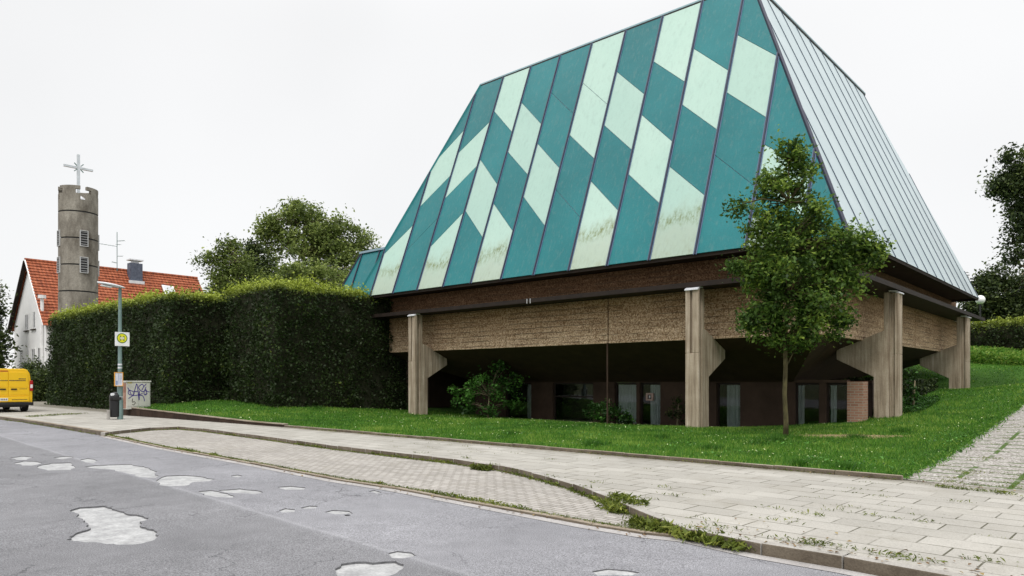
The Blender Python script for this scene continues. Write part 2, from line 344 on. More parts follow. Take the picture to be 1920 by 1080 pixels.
# ------------------------------------------------------------------ builders
ROOT = {}
class MB:
    def __init__(self): self.v = []; self.f = []; self.m = []
    def face(self, pts, m=0):
        k = len(self.v); self.v += [Vector(p) for p in pts]; self.f.append(list(range(k, k + len(pts)))); self.m.append(m)
    def prism(self, poly, vec, m=0, ms=None):
        vec = Vector(vec); poly = [Vector(p) for p in poly]; k = len(self.v); n = len(poly)
        self.v += poly + [p + vec for p in poly]
        self.f.append([k + i for i in range(n)][::-1]); self.m.append(m if ms is None else ms)
        self.f.append([k + n + i for i in range(n)]); self.m.append(m)
        for i in range(n):
            j = (i + 1) % n; self.f.append([k + i, k + j, k + n + j, k + n + i]); self.m.append(m if ms is None else ms)
    def box(self, lo, hi, m=0):
        (x0, y0, z0), (x1, y1, z1) = lo, hi
        self.prism([(x0, y0, z0), (x1, y0, z0), (x1, y1, z0), (x0, y1, z0)], (0, 0, z1 - z0), m)
    def bar(self, a, b, w_, h_, m=0, up=(0, 0, 1)):
        a = Vector(a); b = Vector(b); d = (b - a); s = d.cross(Vector(up))
        if s.length < 1e-6: s = d.cross(Vector((1, 0, 0)))
        s.normalize(); t = s.cross(d).normalized()
        self.prism([a - s*w_/2 - t*h_/2, a + s*w_/2 - t*h_/2, a + s*w_/2 + t*h_/2, a - s*w_/2 + t*h_/2], d, m)
    def tube(self, pts, rad, n=8, m=0):
        pts = [Vector(p) for p in pts]
        if not hasattr(rad, '__len__'): rad = [rad] * len(pts)
        k = len(self.v); ref = None
        for i, p in enumerate(pts):
            d = (pts[min(i+1, len(pts)-1)] - pts[max(i-1, 0)]).normalized()
            a = d.orthogonal().normalized() if ref is None else (ref - d * ref.dot(d)).normalized()
            ref = a; b = d.cross(a)
            for j in range(n):
                t = 2*math.pi*j/n; self.v.append(p + (a*math.cos(t) + b*math.sin(t)) * rad[i])
        for i in range(len(pts)-1):
            for j in range(n):
                jj = (j+1) % n; self.f.append([k+i*n+j, k+i*n+jj, k+(i+1)*n+jj, k+(i+1)*n+j]); self.m.append(m)
        self.f.append([k+j for j in range(n)][::-1]); self.m.append(m)
        e = k+(len(pts)-1)*n; self.f.append([e+j for j in range(n)]); self.m.append(m)
    def lathe(self, prof, c, n=24, m=0):
        c = Vector(c); self.tube_prof(prof, c, n, m)
    def tube_prof(self, prof, c, n, m):
        k = len(self.v)
        for r, z in prof:
            for j in range(n):
                t = 2*math.pi*j/n; self.v.append(c + Vector((r*math.cos(t), r*math.sin(t), z)))
        for i in range(len(prof)-1):
            for j in range(n):
                jj = (j+1) % n; self.f.append([k+i*n+j, k+i*n+jj, k+(i+1)*n+jj, k+(i+1)*n+j]); self.m.append(m)
        self.f.append([k+j for j in range(n)][::-1]); self.m.append(m)
        e = k+(len(prof)-1)*n; self.f.append([e+j for j in range(n)]); self.m.append(m)
    def build(self, name, mats, parent=None, smooth=False, bevel=0, origin=None):
        if not isinstance(mats, (list, tuple)): mats = [mats]
        me = bpy.data.meshes.new(name)
        o0 = ROOT.get(parent.name, Vector()) if parent else Vector(origin or (0, 0, 0))
        me.from_pydata([p - o0 for p in self.v], [], self.f)
        for mm in mats: me.materials.append(mm)
        me.polygons.foreach_set('material_index', self.m)
        bm = bmesh.new(); bm.from_mesh(me)
        bmesh.ops.recalc_face_normals(bm, faces=bm.faces); bm.to_mesh(me); bm.free()
        if smooth: me.polygons.foreach_set('use_smooth', [True]*len(me.polygons))
        o = bpy.data.objects.new(name, me); COL.objects.link(o)
        if parent: o.parent = parent; ROOT[o.name] = o0
        else: o.location = o0; ROOT[o.name] = o0
        if bevel:
            b = o.modifiers.new('bevel', 'BEVEL'); b.width = bevel; b.segments = 2; b.limit_method = 'ANGLE'
        return o
def tag(o, label=None, cat=None, group=None, kind=None):
    for k, v in (('label', label), ('category', cat), ('group', group), ('kind', kind)):
        if v: o[k] = v
    return o
def thing(name, loc, label, cat, group=None):
    o = bpy.data.objects.new(name, None); COL.objects.link(o); o.location = loc; o.empty_display_size = .3
    ROOT[o.name] = Vector(loc); return tag(o, label, cat, group)

def raw_mesh(name, V, nper, mat, parent=None, tint=None, smooth=False):
    n = len(V) // nper; me = bpy.data.meshes.new(name)
    o0 = ROOT.get(parent.name, Vector()) if parent else Vector()
    V = V - np.array(o0)
    me.vertices.add(len(V)); me.vertices.foreach_set('co', V.astype(np.float32).ravel())
    me.loops.add(len(V)); me.loops.foreach_set('vertex_index', np.arange(len(V), dtype=np.int32))
    me.polygons.add(n); me.polygons.foreach_set('loop_start', np.arange(0, len(V), nper, dtype=np.int32))
    me.update(calc_edges=True); me.validate()
    me.materials.append(mat)
    if tint is not None:
        a = me.attributes.new('tint', 'FLOAT', 'FACE'); a.data.foreach_set('value', np.clip(tint, 0, 1).astype(np.float32))
    o = bpy.data.objects.new(name, me); COL.objects.link(o)
    if parent: o.parent = parent
    return o
def unit(a): return a / (np.linalg.norm(a, axis=1, keepdims=True) + 1e-9)
def leaf_verts(P, size, up=.35, aspect=.55, droop=0.0):
    n = len(P); size = np.broadcast_to(size, n)[:, None] * rng.uniform(.5, 1.4, (n, 1))
    nn = unit(rng.normal(size=(n, 3)) + np.array([0, 0, up*2.2])); u = rng.normal(size=(n, 3)); u[:, 2] -= droop
    u = unit(u - nn * (u*nn).sum(1, keepdims=True)); wv = np.cross(nn, u)
    a = P - u*size*.5; c = P + u*size*.5 - nn*size*.12
    b = P + wv*size*aspect*.5 + nn*size*.06; d = P - wv*size*aspect*.5 + nn*size*.06
    return np.stack([a, b, c, d], 1).reshape(-1, 3)

# ------------------------------------------------------------------ terrain of the lawn and the path
LY = 12.35                                     # lawn edge along the pavement
PX = -2.95                                     # left edge of the side path
pav = .12
ctrl = [(-11, 20.6, .2), (-24.4, 20.6, .235), (-17, 20.6, .2), (-6.1, 25.8, .49), (-6.1, 37.8, .88),
        (PX, 16.2, .215), (PX, 19.3, .42), (PX, 24, .76), (PX, 27.9, 1.04), (PX, 36, 1.75), (PX, 45, 2.55), (-7, 50, 3.1), (PX, 55, 3.2),
        (-9, 33, 1.35), (-9, 37.5, 1.9), (-10, 45, 3.0), (-17, 24.8, -.1), (-11.5, 24.8, -.05), (-23, 24.8, 0), (-8.5, 23.5, .2), (-8, 20, .22), (-6, 21, .3),
        (-32, 12.4, .6), (-30.5, 14.2, .78), (-29, 16, .75), (-27, 19, .5), (-29.5, 12.0, .53), (-27, 12.0, .44), (-24, 12.2, .34), (-32.2, 11.7, .58), (-21, LY, .27), (-26, 15, .5), (-21, 16.5, .27),
        (4, LY, .1), (4, 19.3, .45), (4, 27.9, 1.1), (4, 45, 2.6), (12, LY, .1), (12, 30, 1.3), (12, 50, 3),
        (-20, 40, 2), (-34, 40, 1), (-34, 25, .5), (-20, 55, 3), (-34, 55, 2)]
for x in (-18, -15, -12, -9, -6, -4): ctrl.append((x, LY, zr(x) + pav + .045))
ctrl.append((PX, LY, zr(PX) + pav + .004))
C = np.array(ctrl, float)
def tps_k(r2): return np.where(r2 > 0, r2 * np.log(np.maximum(r2, 1e-12)), 0)
nC = len(C); D2 = ((C[:, None, :2] - C[None, :, :2])**2).sum(2)
A = np.zeros((nC+3, nC+3)); A[:nC, :nC] = tps_k(D2) + np.eye(nC)*2.0
A[:nC, nC] = 1; A[:nC, nC+1:] = C[:, :2]; A[nC:, :nC] = A[:nC, nC:].T
WT = np.linalg.solve(A, np.r_[C[:, 2], 0, 0, 0])
def hz(x, y):
    x = np.atleast_1d(np.asarray(x, float)); y = np.atleast_1d(np.asarray(y, float)); out = np.empty(len(x))
    for i in range(0, len(x), 20000):
        q = np.stack([x[i:i+20000], y[i:i+20000]], 1)
        out[i:i+20000] = tps_k(((q[:, None] - C[None, :, :2])**2).sum(2)) @ WT[:nC] + WT[nC] + q @ WT[nC+1:]
    return out
def hz1(x, y): return float(hz([x], [y])[0])
def lawn_front(x): return LY if x > -21 else LY - (-21 - x) * .06
def grid(name, xs, ys_fn, mat, off):
    mb = MB(); cols = []
    for x in xs:
        ys = ys_fn(x); zs = hz([x]*len(ys), ys); cols.append([Vector((x, y, z + off)) for y, z in zip(ys, zs)])
    k = len(cols[0]); mb.v = [p for c in cols for p in c]
    for i in range(len(cols)-1):
        for j in range(k-1):
            mb.f.append([i*k+j, (i+1)*k+j, (i+1)*k+j+1, i*k+j+1]); mb.m.append(0)
    return mb.build(name, mat, smooth=True)
def ysp(x): y0 = lawn_front(x); return [y0 + (58 - y0) * (t/70)**1.5 for t in range(71)]
tag(grid('lawn', list(np.linspace(-32.3, PX, 62)), ysp, M['lawn'], 0), kind='structure')
tag(grid('lawn', list(np.linspace(3.6, 14, 10)), ysp, M['lawn'], 0), kind='structure')
tag(grid('path', list(np.linspace(PX, 3.6, 14)), ysp, M['path'], 0), kind='structure')

# ------------------------------------------------------------------ ground, road, bay, pavement, kerbs
def sheet(name, outline, mat, holes=(), off=None):
    polys = [[Vector((p[0], p[1], 0)) for p in outline]] + [[Vector((p[0], p[1], 0)) for p in h] for h in holes]
    tris = geometry.tessellate_polygon(polys); flat = [p for q in polys for p in q]
    mb = MB(); mb.v = [Vector((p.x, p.y, zr(p.x) + off)) for p in flat]; mb.f = [list(t) for t in tris]; mb.m = [0]*len(mb.f)
    o = mb.build(name, mat)
    me = o.data
    bm = bmesh.new(); bm.from_mesh(me)
    for f in bm.faces:
        if f.normal.z < 0: f.normal_flip()
    bm.to_mesh(me); bm.free()
    return tag(o, kind='structure')
mb = MB(); mb.face([(-500, -400, zr(-500)-.12), (500, -400, zr(500)-.12), (500, 700, zr(500)-.12), (-500, 700, zr(-500)-.12)])
tag(mb.build('ground', M['earth']), kind='structure')

def jag(poly, seg=.12, amp=.05, seed=0):
    r_ = random.Random(seed); out = []
    for i, p in enumerate(poly):
        q = poly[(i+1) % len(poly)]; d = (q - p); n = max(1, int(d.length/seg)); s = Vector((-d.y, d.x, 0)).normalized()
        for k in range(n):
            out.append(p + d*(k/n) + s * (r_.uniform(-amp, amp) if k else 0))
    return out
# broken places in the asphalt: outlines on the road
pot_px = [
 [(130,958),(150,951),(195,948),(216,955),(238,963),(262,966),(279,971),(262,978),(262,985),(276,991),(291,995),(298,1004),(290,1012),(265,1019),(235,1021),(190,1018),(150,1015),(124,1012),(140,1001),(164,993),(165,984),(150,971),(142,962)],
 [(628,1066),(640,1057),(668,1053),(700,1055),(742,1052),(757,1058),(756,1066),(735,1078),(690,1087),(650,1087),(630,1077)],
 [(70,875),(95,868),(130,867),(142,877),(132,881),(90,882)],
 [(26,868),(45,864),(70,865),(80,868),(60,873),(40,873)],
 [(158,875),(180,872),(215,871),(246,870),(272,876),(295,884),(292,896),(262,894),(235,886),(206,880),(175,878)],
 [(293,901),(312,892),(350,891),(385,895),(403,898),(392,902),(362,904),(345,911),(312,911),(297,908)],
 [(373,921),(395,919),(415,923),(440,930),(436,933),(405,932),(380,928)],
 [(408,919),(450,916),(480,919),(494,923),(478,927),(450,925),(420,923)],
 [(523,957),(535,953),(553,955),(552,960),(530,961)], [(563,952),(580,948),(596,949),(592,953),(570,954)],
 [(608,960),(625,956),(655,958),(662,963),(630,964)], [(150,862),(165,859),(183,863),(175,868),(158,867)],
 [(520,913),(545,911),(573,914),(570,918),(535,918)], [(20,858),(40,855),(62,857),(50,862),(28,862)],
 [(728,1037),(745,1033),(772,1036),(780,1042),(755,1047),(735,1046)], [(433,892),(445,890),(455,892),(447,895)],
 [(1110,1071),(1140,1066),(1175,1069),(1200,1073),(1185,1079),(1120,1079)], [(100,858),(125,855),(138,858),(118,861)],
 [(690,921),(702,919),(716,923),(706,926)], [(645,965),(655,963),(658,967),(648,968)],
]
pots = [jag([G(u, v) for u, v in pp], .07 if i < 2 else .13, .03 if i < 2 else .04, i) for i, pp in enumerate(pot_px)]
kerb_px = [(0,787),(43,792),(110,803),(180,815)]
kerb_a = [G(u, v) for u, v in kerb_px] + [G(197, 818)]
bay_px = [(197,818),(300,840),(467,870),(633,902),(740,918),(883,945),(973,962),(1107,987),(1207,1003),(1290,1012)]
bay_edge = [G(u, v) for u, v in bay_px]
kerb_b = [G(u, v) for u, v in [(1290,1012),(1427,1042),(1580,1068)]]
dirb = (kerb_b[-1] - kerb_b[0]).normalized(); kerb_b.append(kerb_b[-1] + dirb*3); kerb_b.append(kerb_b[-1] + dirb*14)
dira = (kerb_a[0] - kerb_a[-1]).normalized(); far_l = kerb_a[0] + dira*40
inner_px = [(197,818),(225,814),(283,808),(333,806),(380,810),(433,817),(520,829),(633,845),(773,862),(850,871),(890,878),(935,884),(973,892),(1023,905),(1073,921),(1110,935),(1140,947),(1180,966),(1225,986),(1290,1012)]
inner = [G(u, v, .01) for u, v in inner_px]
edge = [far_l] + kerb_a + bay_edge[1:] + kerb_b[1:]
road_out = [Vector((-90, -14, 0))] + [Vector((25, -14, 0)), Vector((25, edge[-1].y, 0))] + edge[::-1] + [Vector((-90, far_l.y, 0))]
sheet('road', road_out, M['road'], pots, 0.0)
for i, h in enumerate(pots):                       # worn floor and broken rim of each hole
    dep = .02 if i < 2 else .012
    sheet('road_patch', h, M['patch'], off=-dep)
    mb = MB()
    for k, p in enumerate(h):
        q = h[(k+1) % len(h)]
        mb.face([(p.x, p.y, zr(p.x)), (q.x, q.y, zr(q.x)), (q.x, q.y, zr(q.x)-dep), (p.x, p.y, zr(p.x)-dep)])
    tag(mb.build('road_patch_rim', M['asphalt_edge']), kind='structure')

def offset_line(pts, d):
    res = []
    for i, p in enumerate(pts):
        t = (pts[min(i+1, len(pts)-1)] - pts[max(i-1, 0)]); t.z = 0; t.normalize()
        res.append(p + Vector((-t.y, t.x, 0)) * d)
    return res
def resample(pts, step):
    out = [pts[0].copy()]; acc = 0
    for a, b in zip(pts, pts[1:]):
        n = max(1, int(round((b-a).length/step)))
        for k in range(1, n+1): out.append(a.lerp(b, k/n))
    return out
def kerb_line(name, pts, width, h0, h1, mat, step=1.0, gap=.012, dz=None):
    """stones laid end to end along a line, road face on the line"""
    mb = MB(); q = resample(pts, step); r_ = random.Random(3)
    ob = offset_line(q, width)
    for i in range(len(q)-1):
        a, b, c, d = q[i], q[i+1], ob[i+1], ob[i]
        t = (b-a).normalized()*gap/2; j = r_.uniform(-.006, .006); k = dz(i/(len(q)-1)) if dz else 1
        pts4 = [a+t, b-t, c-t, d+t]
        lo = [Vector((p.x, p.y, zr(p.x)+h0)) for p in pts4]; hi = [Vector((p.x, p.y, zr(p.x)+h1*k+j)) for p in pts4]
        base_i = len(mb.v); mb.v += lo + hi
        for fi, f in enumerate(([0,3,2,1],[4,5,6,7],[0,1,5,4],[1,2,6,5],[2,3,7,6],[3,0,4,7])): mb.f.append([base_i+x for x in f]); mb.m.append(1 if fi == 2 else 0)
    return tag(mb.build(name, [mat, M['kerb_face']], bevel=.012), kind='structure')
KW = .13
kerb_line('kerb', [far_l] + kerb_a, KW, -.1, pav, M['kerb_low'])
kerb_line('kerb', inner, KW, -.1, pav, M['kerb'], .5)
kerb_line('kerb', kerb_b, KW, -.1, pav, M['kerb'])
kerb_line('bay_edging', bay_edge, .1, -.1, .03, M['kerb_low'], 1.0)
# pale gutter strip of the road beside the edging
gl = bay_edge + kerb_b[1:]
sheet('gutter_strip', [p + Vector((0,0,0)) for p in gl] + offset_line(gl, -.16)[::-1], nmat('gutter_stone', (.34, .32, .31), (.45, .43, .42), 2, .9, .3, fine=50), off=.005)
bo = offset_line(bay_edge, .1)
sheet('parking_bay', bo + inner[::-1], M['setts'], off=.022)
# pavement
kin = offset_line([far_l] + kerb_a + inner[1:] + kerb_b[1:], KW*.94)
lawn_l = [Vector((x, lawn_front(x), 0)) for x in (-32.3, -29.6, -27, -24, -21)]
back = [Vector((25, LY, 0)), Vector((PX, LY, 0)), Vector((-12, LY, 0))] + [p - Vector((0, .07, 0)) for p in lawn_l[::-1]] + [Vector((-32.3, 14.5, 0)), Vector((-52, 15.5, 0)), Vector((-54, 40, 0)), Vector((-90, 40, 0)), Vector((-90, far_l.y+.2, 0))]
sheet('pavement', kin + back, M['slabs'], off=pav - .004)
# edging of the lawn
q = [Vector((x, LY - .0, 0)) for x in np.linspace(-21, PX + .1, 19)]
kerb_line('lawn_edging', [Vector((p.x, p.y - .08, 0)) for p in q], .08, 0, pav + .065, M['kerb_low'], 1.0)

# low brown retaining wall at the lawn's left end
t = thing('retaining_wall', (-25, 11.9, .2), 'low dark brown retaining wall running from lamp post along lawn', 'wall')
xs = np.linspace(-32.4, -20.6, 13); wb = MB(); wc = MB()
for i in range(12):
    x0, x1 = xs[i] + .006, xs[i+1] - .006; y0, y1 = lawn_front(x0), lawn_front(x1)
    def tp(x): return zr(x) + pav + max(.07, .31 * (-20.6 - x)/11.8 + .03)
    for b_, d0, d1, z0, z1 in ((wb, -.09, .05, -.15, 0), (wc, -.11, .07, 0.002, .035)):
        pts = []
        for dz_ in (z0, z1):
            for (x, y, d) in ((x0, y0, d0), (x1, y1, d0), (x1, y1, d1), (x0, y0, d1)):
                pts.append(Vector((x, y + d, (tp(x) + dz_) if not (b_ is wb and dz_ == z0) else zr(x) - .05)))
        k = len(b_.v); b_.v += pts
        for f in ([0,3,2,1],[4,5,6,7],[0,1,5,4],[1,2,6,5],[2,3,7,6],[3,0,4,7]): b_.f.append([k+x for x in f]); b_.m.append(0)
wb.box((-32.48, 11.75, .1), (-32.36, 13.4, zr(-32.4) + pav + .34)); wc.box((-32.5, 11.76, zr(-32.4) + pav + .342), (-32.34, 13.42, zr(-32.4) + pav + .375))
wb.build('wall_stones', M['brownwall'], t, bevel=.01); wc.build('coping', M['kerb_low'], t, bevel=.006)

# ------------------------------------------------------------------ the church
EX0, EX1, EY0, EY1, EZ = -28.1, -6.1, 20.6, 40.6, 5.65
TX0, TX1, TY0, TY1, TZ = -23.6, -10.4, 24.38, 37.5, 15.65
church = thing('church_building', (-17, 30, 0), 'modern church with steep teal and mint panelled roof on concrete fins', 'church')
# -- roof
mb = MB()
e = [Vector((EX0, EY0, EZ)), Vector((EX1, EY0, EZ)), Vector((EX1, EY1, EZ)), Vector((EX0, EY1, EZ))]
tt = [Vector((TX0, TY0, TZ)), Vector((TX1, TY0, TZ)), Vector((TX1, TY1, TZ)), Vector((TX0, TY1, TZ))]
for i in range(4):
    j = (i+1) % 4; mb.face([e[i], e[j], tt[j], tt[i]], 0 if i != 1 else 1)
mb.face(tt, 1)
mb.face(e[::-1], 2)
roof = mb.build('roof', [M['joint'], M['sheet'], M['soffit']], church)
O = Vector((0, EY0, EZ)); ex = Vector((1, 0, 0)); dt = Vector((0, TY0-EY0, TZ-EZ)); SL = dt.length; et = dt.normalized(); nrm = Vector((0, -et.z, et.y))
def rp(x, t, h=0): return O + ex*x + et*(t*SL) + nrm*h
def px2roof(u, v):
    r = ray(u, v); o = Vector((0, 0, EYE)); s = (O - o).dot(nrm)/r.dot(nrm); p = o + r*s; return p.x, (p-O).dot(et)/SL
BX = [-27.07 + 1.645*k for k in range(13)]
def hipL(t): return EX0 + (TX0-EX0)*t
def hipR(t): return EX1 + (TX1-EX1)*t
def z1(x, y): return (640 + x/3, y/3)
def z2(x, y): return (1200 + x/3, y/3)
def z3(x, y): return (600 + x/3, 270 + y/3)
def z8(x, y): return (1280 + x/4, 240 + y/4)
# for each strip: lower colour, then (left joint px, right joint px, colour above)
strips = {
 -1: ('t', []),
 0: ('c', [(z3(375,610), z3(535,450), 't')]),
 1: ('t', [(z3(505,585), z3(668,415), 't'), (z3(590,330), z3(765,150), 'c'), (z1(560,880), z1(720,705), 't')]),
 2: ('c', [(z3(630,575), z3(812,385), 't'), (z3(720,295), z3(900,110), 'c'), (z1(690,835), z1(865,660), 't')]),
 3: ('t', [(z3(825,385), z3(912,520), 'c'), (z3(915,105), z3(1003,235), 't'), (z1(885,655), z1(975,760), 'c')]),
 4: ('c', [(z3(985,345), z3(1082,485), 't'), (z1(955,875), z1(1055,990), 'c'), (z1(1040,605), z1(1140,715), 't')]),
 5: ('t', [(z3(1155,310), z3(1265,460), 'c'), (z1(1125,830), z1(1235,955), 't'), (z1(1205,545), z1(1320,655), 't')]),
 6: ('t', [(z3(1335,265), z3(1465,415), 't'), (z1(1300,775), z1(1430,900), 'c'), (z1(1385,490), z1(1515,605), 'c')]),
 7: ('c', [(z3(1530,215), z3(1678,375), 't'), (z1(1495,720), z1(1640,850), 'c'), (z1(1575,425), z1(1715,540), 't')]),
 8: ('t', [(z3(1745,180), z3(1905,330), 'c'), (z1(1705,660), z1(1865,800), 't'), (z2(95,360), z2(255,465), 'c')]),
 9: ('c', [(z2(170,940), z2(340,1080), 't'), (z2(248,598), z2(432,730), 'c'), (z2(318,285), z2(500,400), 't')]),
 10: ('t', [(z2(430,880), z2(660,1060), 't'), (z2(500,530), z2(705,660), 'c'), (z2(560,205), z2(765,315), 't')]),
 11: ('c', [((1409,405), (1497,460), 't'), ((1424,352), (1507,407), 'c'), (z8(620,130), (1515,318), 't')]),
 12: ('t', [((1497,400), (1575,460), 't')]),
}
def clip(poly, f):                                  # keep f(p) >= 0 (Sutherland-Hodgman)
    out = []
    for i, p in enumerate(poly):
        q = poly[(i+1) % len(poly)]; a, b = f(p), f(q)
        if a >= 0: out.append(p)
        if (a >= 0) != (b >= 0):
            s = a/(a-b); out.append((p[0]+(q[0]-p[0])*s, p[1]+(q[1]-p[1])*s))
    return out
jgap = .0011
for s, (c0, js) in strips.items():
    xa = EX0 - .01 if s < 0 else BX[s] + .012
    xb = BX[0] - .012 if s < 0 else (BX[s+1] - .012 if s < 12 else EX1 + .01)
    xb0 = BX[s+1] if s < 12 else BX[12] + 1.645
    xa0 = BX[s] if s >= 0 else BX[0] - 1.645
    lines = [(0.0, 0.0)]; cols = [c0]
    for (pl, pr, cc) in js:
        (x1, t1), (x2, t2) = px2roof(*pl), px2roof(*pr)
        k = (t2-t1)/(x2-x1)
        lines.append((t1 + k*(xa-x1), t1 + k*(xb-x1))); cols.append(cc)
    lines.append((.997, .997))
    for i, cc in enumerate(cols):
        (la, lb), (ua, ub) = lines[i], lines[i+1]
        g0 = jgap if i else 0; g1 = jgap if i < len(cols)-1 else 0
        poly = [(xa, la+g0), (xb, lb+g0), (xb, ub-g1), (xa, ua-g1)]
        poly = clip(poly, lambda p: p[0]-hipL(p[1])-.02); poly = clip(poly, lambda p: hipR(p[1])-.02-p[0]) if len(poly) > 2 else poly
        if len(poly) < 3: continue
        pm = MB(); pm.prism([rp(x, t_, .004) for x, t_ in poly], nrm*.03)
        mm = M['teal'] if cc == 't' else (M['cream_moss'] if i == 0 else M['cream'])
        po = pm.build('roof_panel', mm, roof)
        po['label'] = 'teal roof panel' if cc == 't' else ('pale mint roof panel with moss stains at the eave' if i == 0 else 'pale mint roof panel')
for k, x in enumerate(BX):
    th = 1.0
    if x < TX0: th = (x-EX0)/(TX0-EX0)
    if x > TX1: th = (EX1-x)/(EX1-TX1)
    bm_ = MB()
    for dx, ww, h1, m in ((0, .05, .085, 0), (-.045, .035, .05, 1), (.045, .035, .05, 1)):
        bm_.prism([rp(x+dx-ww/2, -.004, .036), rp(x+dx+ww/2, -.004, .036), rp(x+dx+ww/2, th*.995, .036), rp(x+dx-ww/2, th*.995, .036)], nrm*(h1-.036), m)
    bm_.build('batten', [M['batten'], M['batten_side']], roof)
# hip flashings
for a, b in ((e[0], tt[0]), (e[1], tt[1])):
    hm = MB(); hm.bar(a + Vector((0, -.03, .02)), b + Vector((0, -.03, 0)), .09, .09, 0); hm.build('hip_flashing', M['batten'] if a is e[1] else M['teal'], roof)
# side of the roof: sheet metal with standing seams
dts = Vector((TX1-EX1, 0, TZ-EZ)); SS = dts.length; es = dts.normalized(); ns = Vector((es.z, 0, -es.x))
def sp(y, t, h=0): return Vector((EX1, y, EZ)) + es*(t*SS) + ns*h
sm = MB()
for k in range(14):
    y = EY0 + .35 + 1.48*k; th = 1.0
    if y < TY0: th = (y-EY0)/(TY0-EY0)
    if y > TY1: th = (EY1-y)/(EY1-TY1)
    sm.prism([sp(y-.012, 0, .002), sp(y+.012, 0, .002), sp(y+.012, th*.995, .002), sp(y-.012, th*.995, .002)], ns*.022)
sm.build('standing_seam', M['seam'], roof)
cm = MB()
for i in range(4):
    j = (i+1) % 4; d = (tt[j]-tt[i]).normalized()
    o_ = Vector((d.y, -d.x, 0))
    cm.bar(tt[i] + o_*.0 + Vector((0, 0, .035)) - d*.05, tt[j] + o_*.0 + Vector((0, 0, .035)) + d*.05, .12, .07)
cm.build('ridge_coping', plain('coping_metal', (.33, .47, .52), .4), roof, bevel=.01)
sh = MB()
for i in range(4):
    j = (i+1) % 4; d = (tt[j]-tt[i]).normalized(); o_ = Vector((d.y, -d.x, 0))
    sh.bar(tt[i] + o_*.03 + Vector((0, 0, -.035)) - d*.03, tt[j] + o_*.03 + Vector((0, 0, -.035)) + d*.03, .06, .06)
sh.build('ridge_trim', M['louver'], roof)
em = MB()
for i in range(4):
    j = (i+1) % 4; d = (e[j]-e[i]).normalized(); o_ = Vector((d.y, -d.x, 0))
    em.bar(e[i] - o_*.05 + Vector((0, 0, -.055)) + d*.08, e[j] - o_*.05 + Vector((0, 0, -.055)) - d*.08, .05, .1)
em.build('eave_trim', M['wood'], roof)

# -- lower roof of the left wing
WZ = 9.06; WX0 = -35.6; wy0 = 24.0; wk = .375
wing = MB()
yt = wy0 + (WZ-EZ)*wk; xt = WX0 + (WZ-EZ)*.42
A0 = [Vector((WX0, wy0, EZ)), Vector((-27.0, wy0, EZ)), Vector((-25.5, yt, WZ)), Vector((xt, yt, WZ))]
B0 = [Vector((WX0, 37, EZ)), Vector((-27, 37, EZ)), Vector((-25.5, 37-(yt-wy0), WZ)), Vector((xt, 37-(yt-wy0), WZ))]
wing.face(A0, 0); wing.face([B0[0], A0[0], A0[3], B0[3]], 0); wing.face([A0[3], A0[2], B0[2], B0[3]], 1); wing.face([B0[1], B0[0], B0[3], B0[2]], 0); wing.face([A0[1], A0[0], B0[0], B0[1]], 2)
wo = wing.build('wing_roof', [M['teal'], M['sheet'], M['soffit']], church)
wbm = MB()
for x in (-34.0, -32.35, -30.7, -29.05):
    wbm.bar(Vector((x, wy0 - .03, EZ)), Vector((x, yt - .03, WZ)), .07, .07)
wbm.bar(A0[0] + Vector((0, -.02, 0)), A0[3] + Vector((0, -.02, 0)), .08, .08)
wbm.build('batten', M['batten'], wo)
wcp = MB(); wcp.bar(A0[3] + Vector((-.05, -.02, .05)), A0[2] + Vector((0, -.02, .05)), .16, .12); wcp.build('ridge_coping', plain('coping_metal_wing', (.25, .35, .42), .4), wo)
wwl = MB(); wwl.box((-34.5, 25.2, -.2), (-28.2, 36, EZ-.02)); wwl.build('wing_wall', M['inner'], church)

# -- walls
BI = 1.1
bx0, bx1, by0, by1 = EX0+BI-.75, EX1-BI, EY0+BI, 41.7
BZ0, BZ1 = 3.04, 4.66
band = MB(); TH = .25
jf = onY(1140, 600, by0).x; js_ = onX(1716, 600, bx1).y
for x0, x1 in ((bx0, jf-.02), (jf+.02, bx1)): band.box((x0, by0, BZ0), (x1, by0+TH, BZ1))
for y0, y1 in ((by0+TH+.002, js_-.03), (js_+.03, by1)): band.box((bx1-TH, y0, BZ0), (bx1, y1, BZ1))
band.box((bx0, by0+TH+.002, BZ0), (bx0+TH, by1, BZ1)); band.box((bx0+TH+.002, by1-TH, BZ0), (bx1-TH-.002, by1, BZ1))
band.build('wall_band', M['band'], church, bevel=.015)
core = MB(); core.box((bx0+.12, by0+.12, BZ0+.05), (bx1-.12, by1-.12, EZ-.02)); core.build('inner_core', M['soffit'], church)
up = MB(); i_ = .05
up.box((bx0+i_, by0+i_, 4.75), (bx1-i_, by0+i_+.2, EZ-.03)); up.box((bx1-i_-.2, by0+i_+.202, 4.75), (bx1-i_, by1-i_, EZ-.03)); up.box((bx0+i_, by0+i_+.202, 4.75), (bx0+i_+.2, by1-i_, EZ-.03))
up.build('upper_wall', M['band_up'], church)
gz0, gz1 = 4.665, 4.755
gm = MB(); ox0, ox1, oy0, oy1 = EX0, EX1+.0, EY0+.06, 42.0
gm.box((ox0, oy0, gz0), (ox1, by0+.02, gz1)); gm.box((bx1-.02, by0+.022, gz0), (ox1, oy1, gz1)); gm.box((ox0, by0+.022, gz0), (bx0+.02, oy1, gz1))
gm.box((ox0-.02, oy0-.025, gz0-.03), (ox1+.02, oy0, gz1+.035)); gm.box((ox1, oy0+.002, gz0-.03), (ox1+.025, oy1, gz1+.035))
gm.build('gutter_ledge', M['gutter'], church)
for u in (988, 994):
    br = MB(); x = onY(u, 565, oy0-.03).x; br.box((x-.015, oy0-.034, gz0-.06), (x+.015, oy0-.026, gz1+.03)); br.build('gutter_bracket', M['frame_pale'], church)
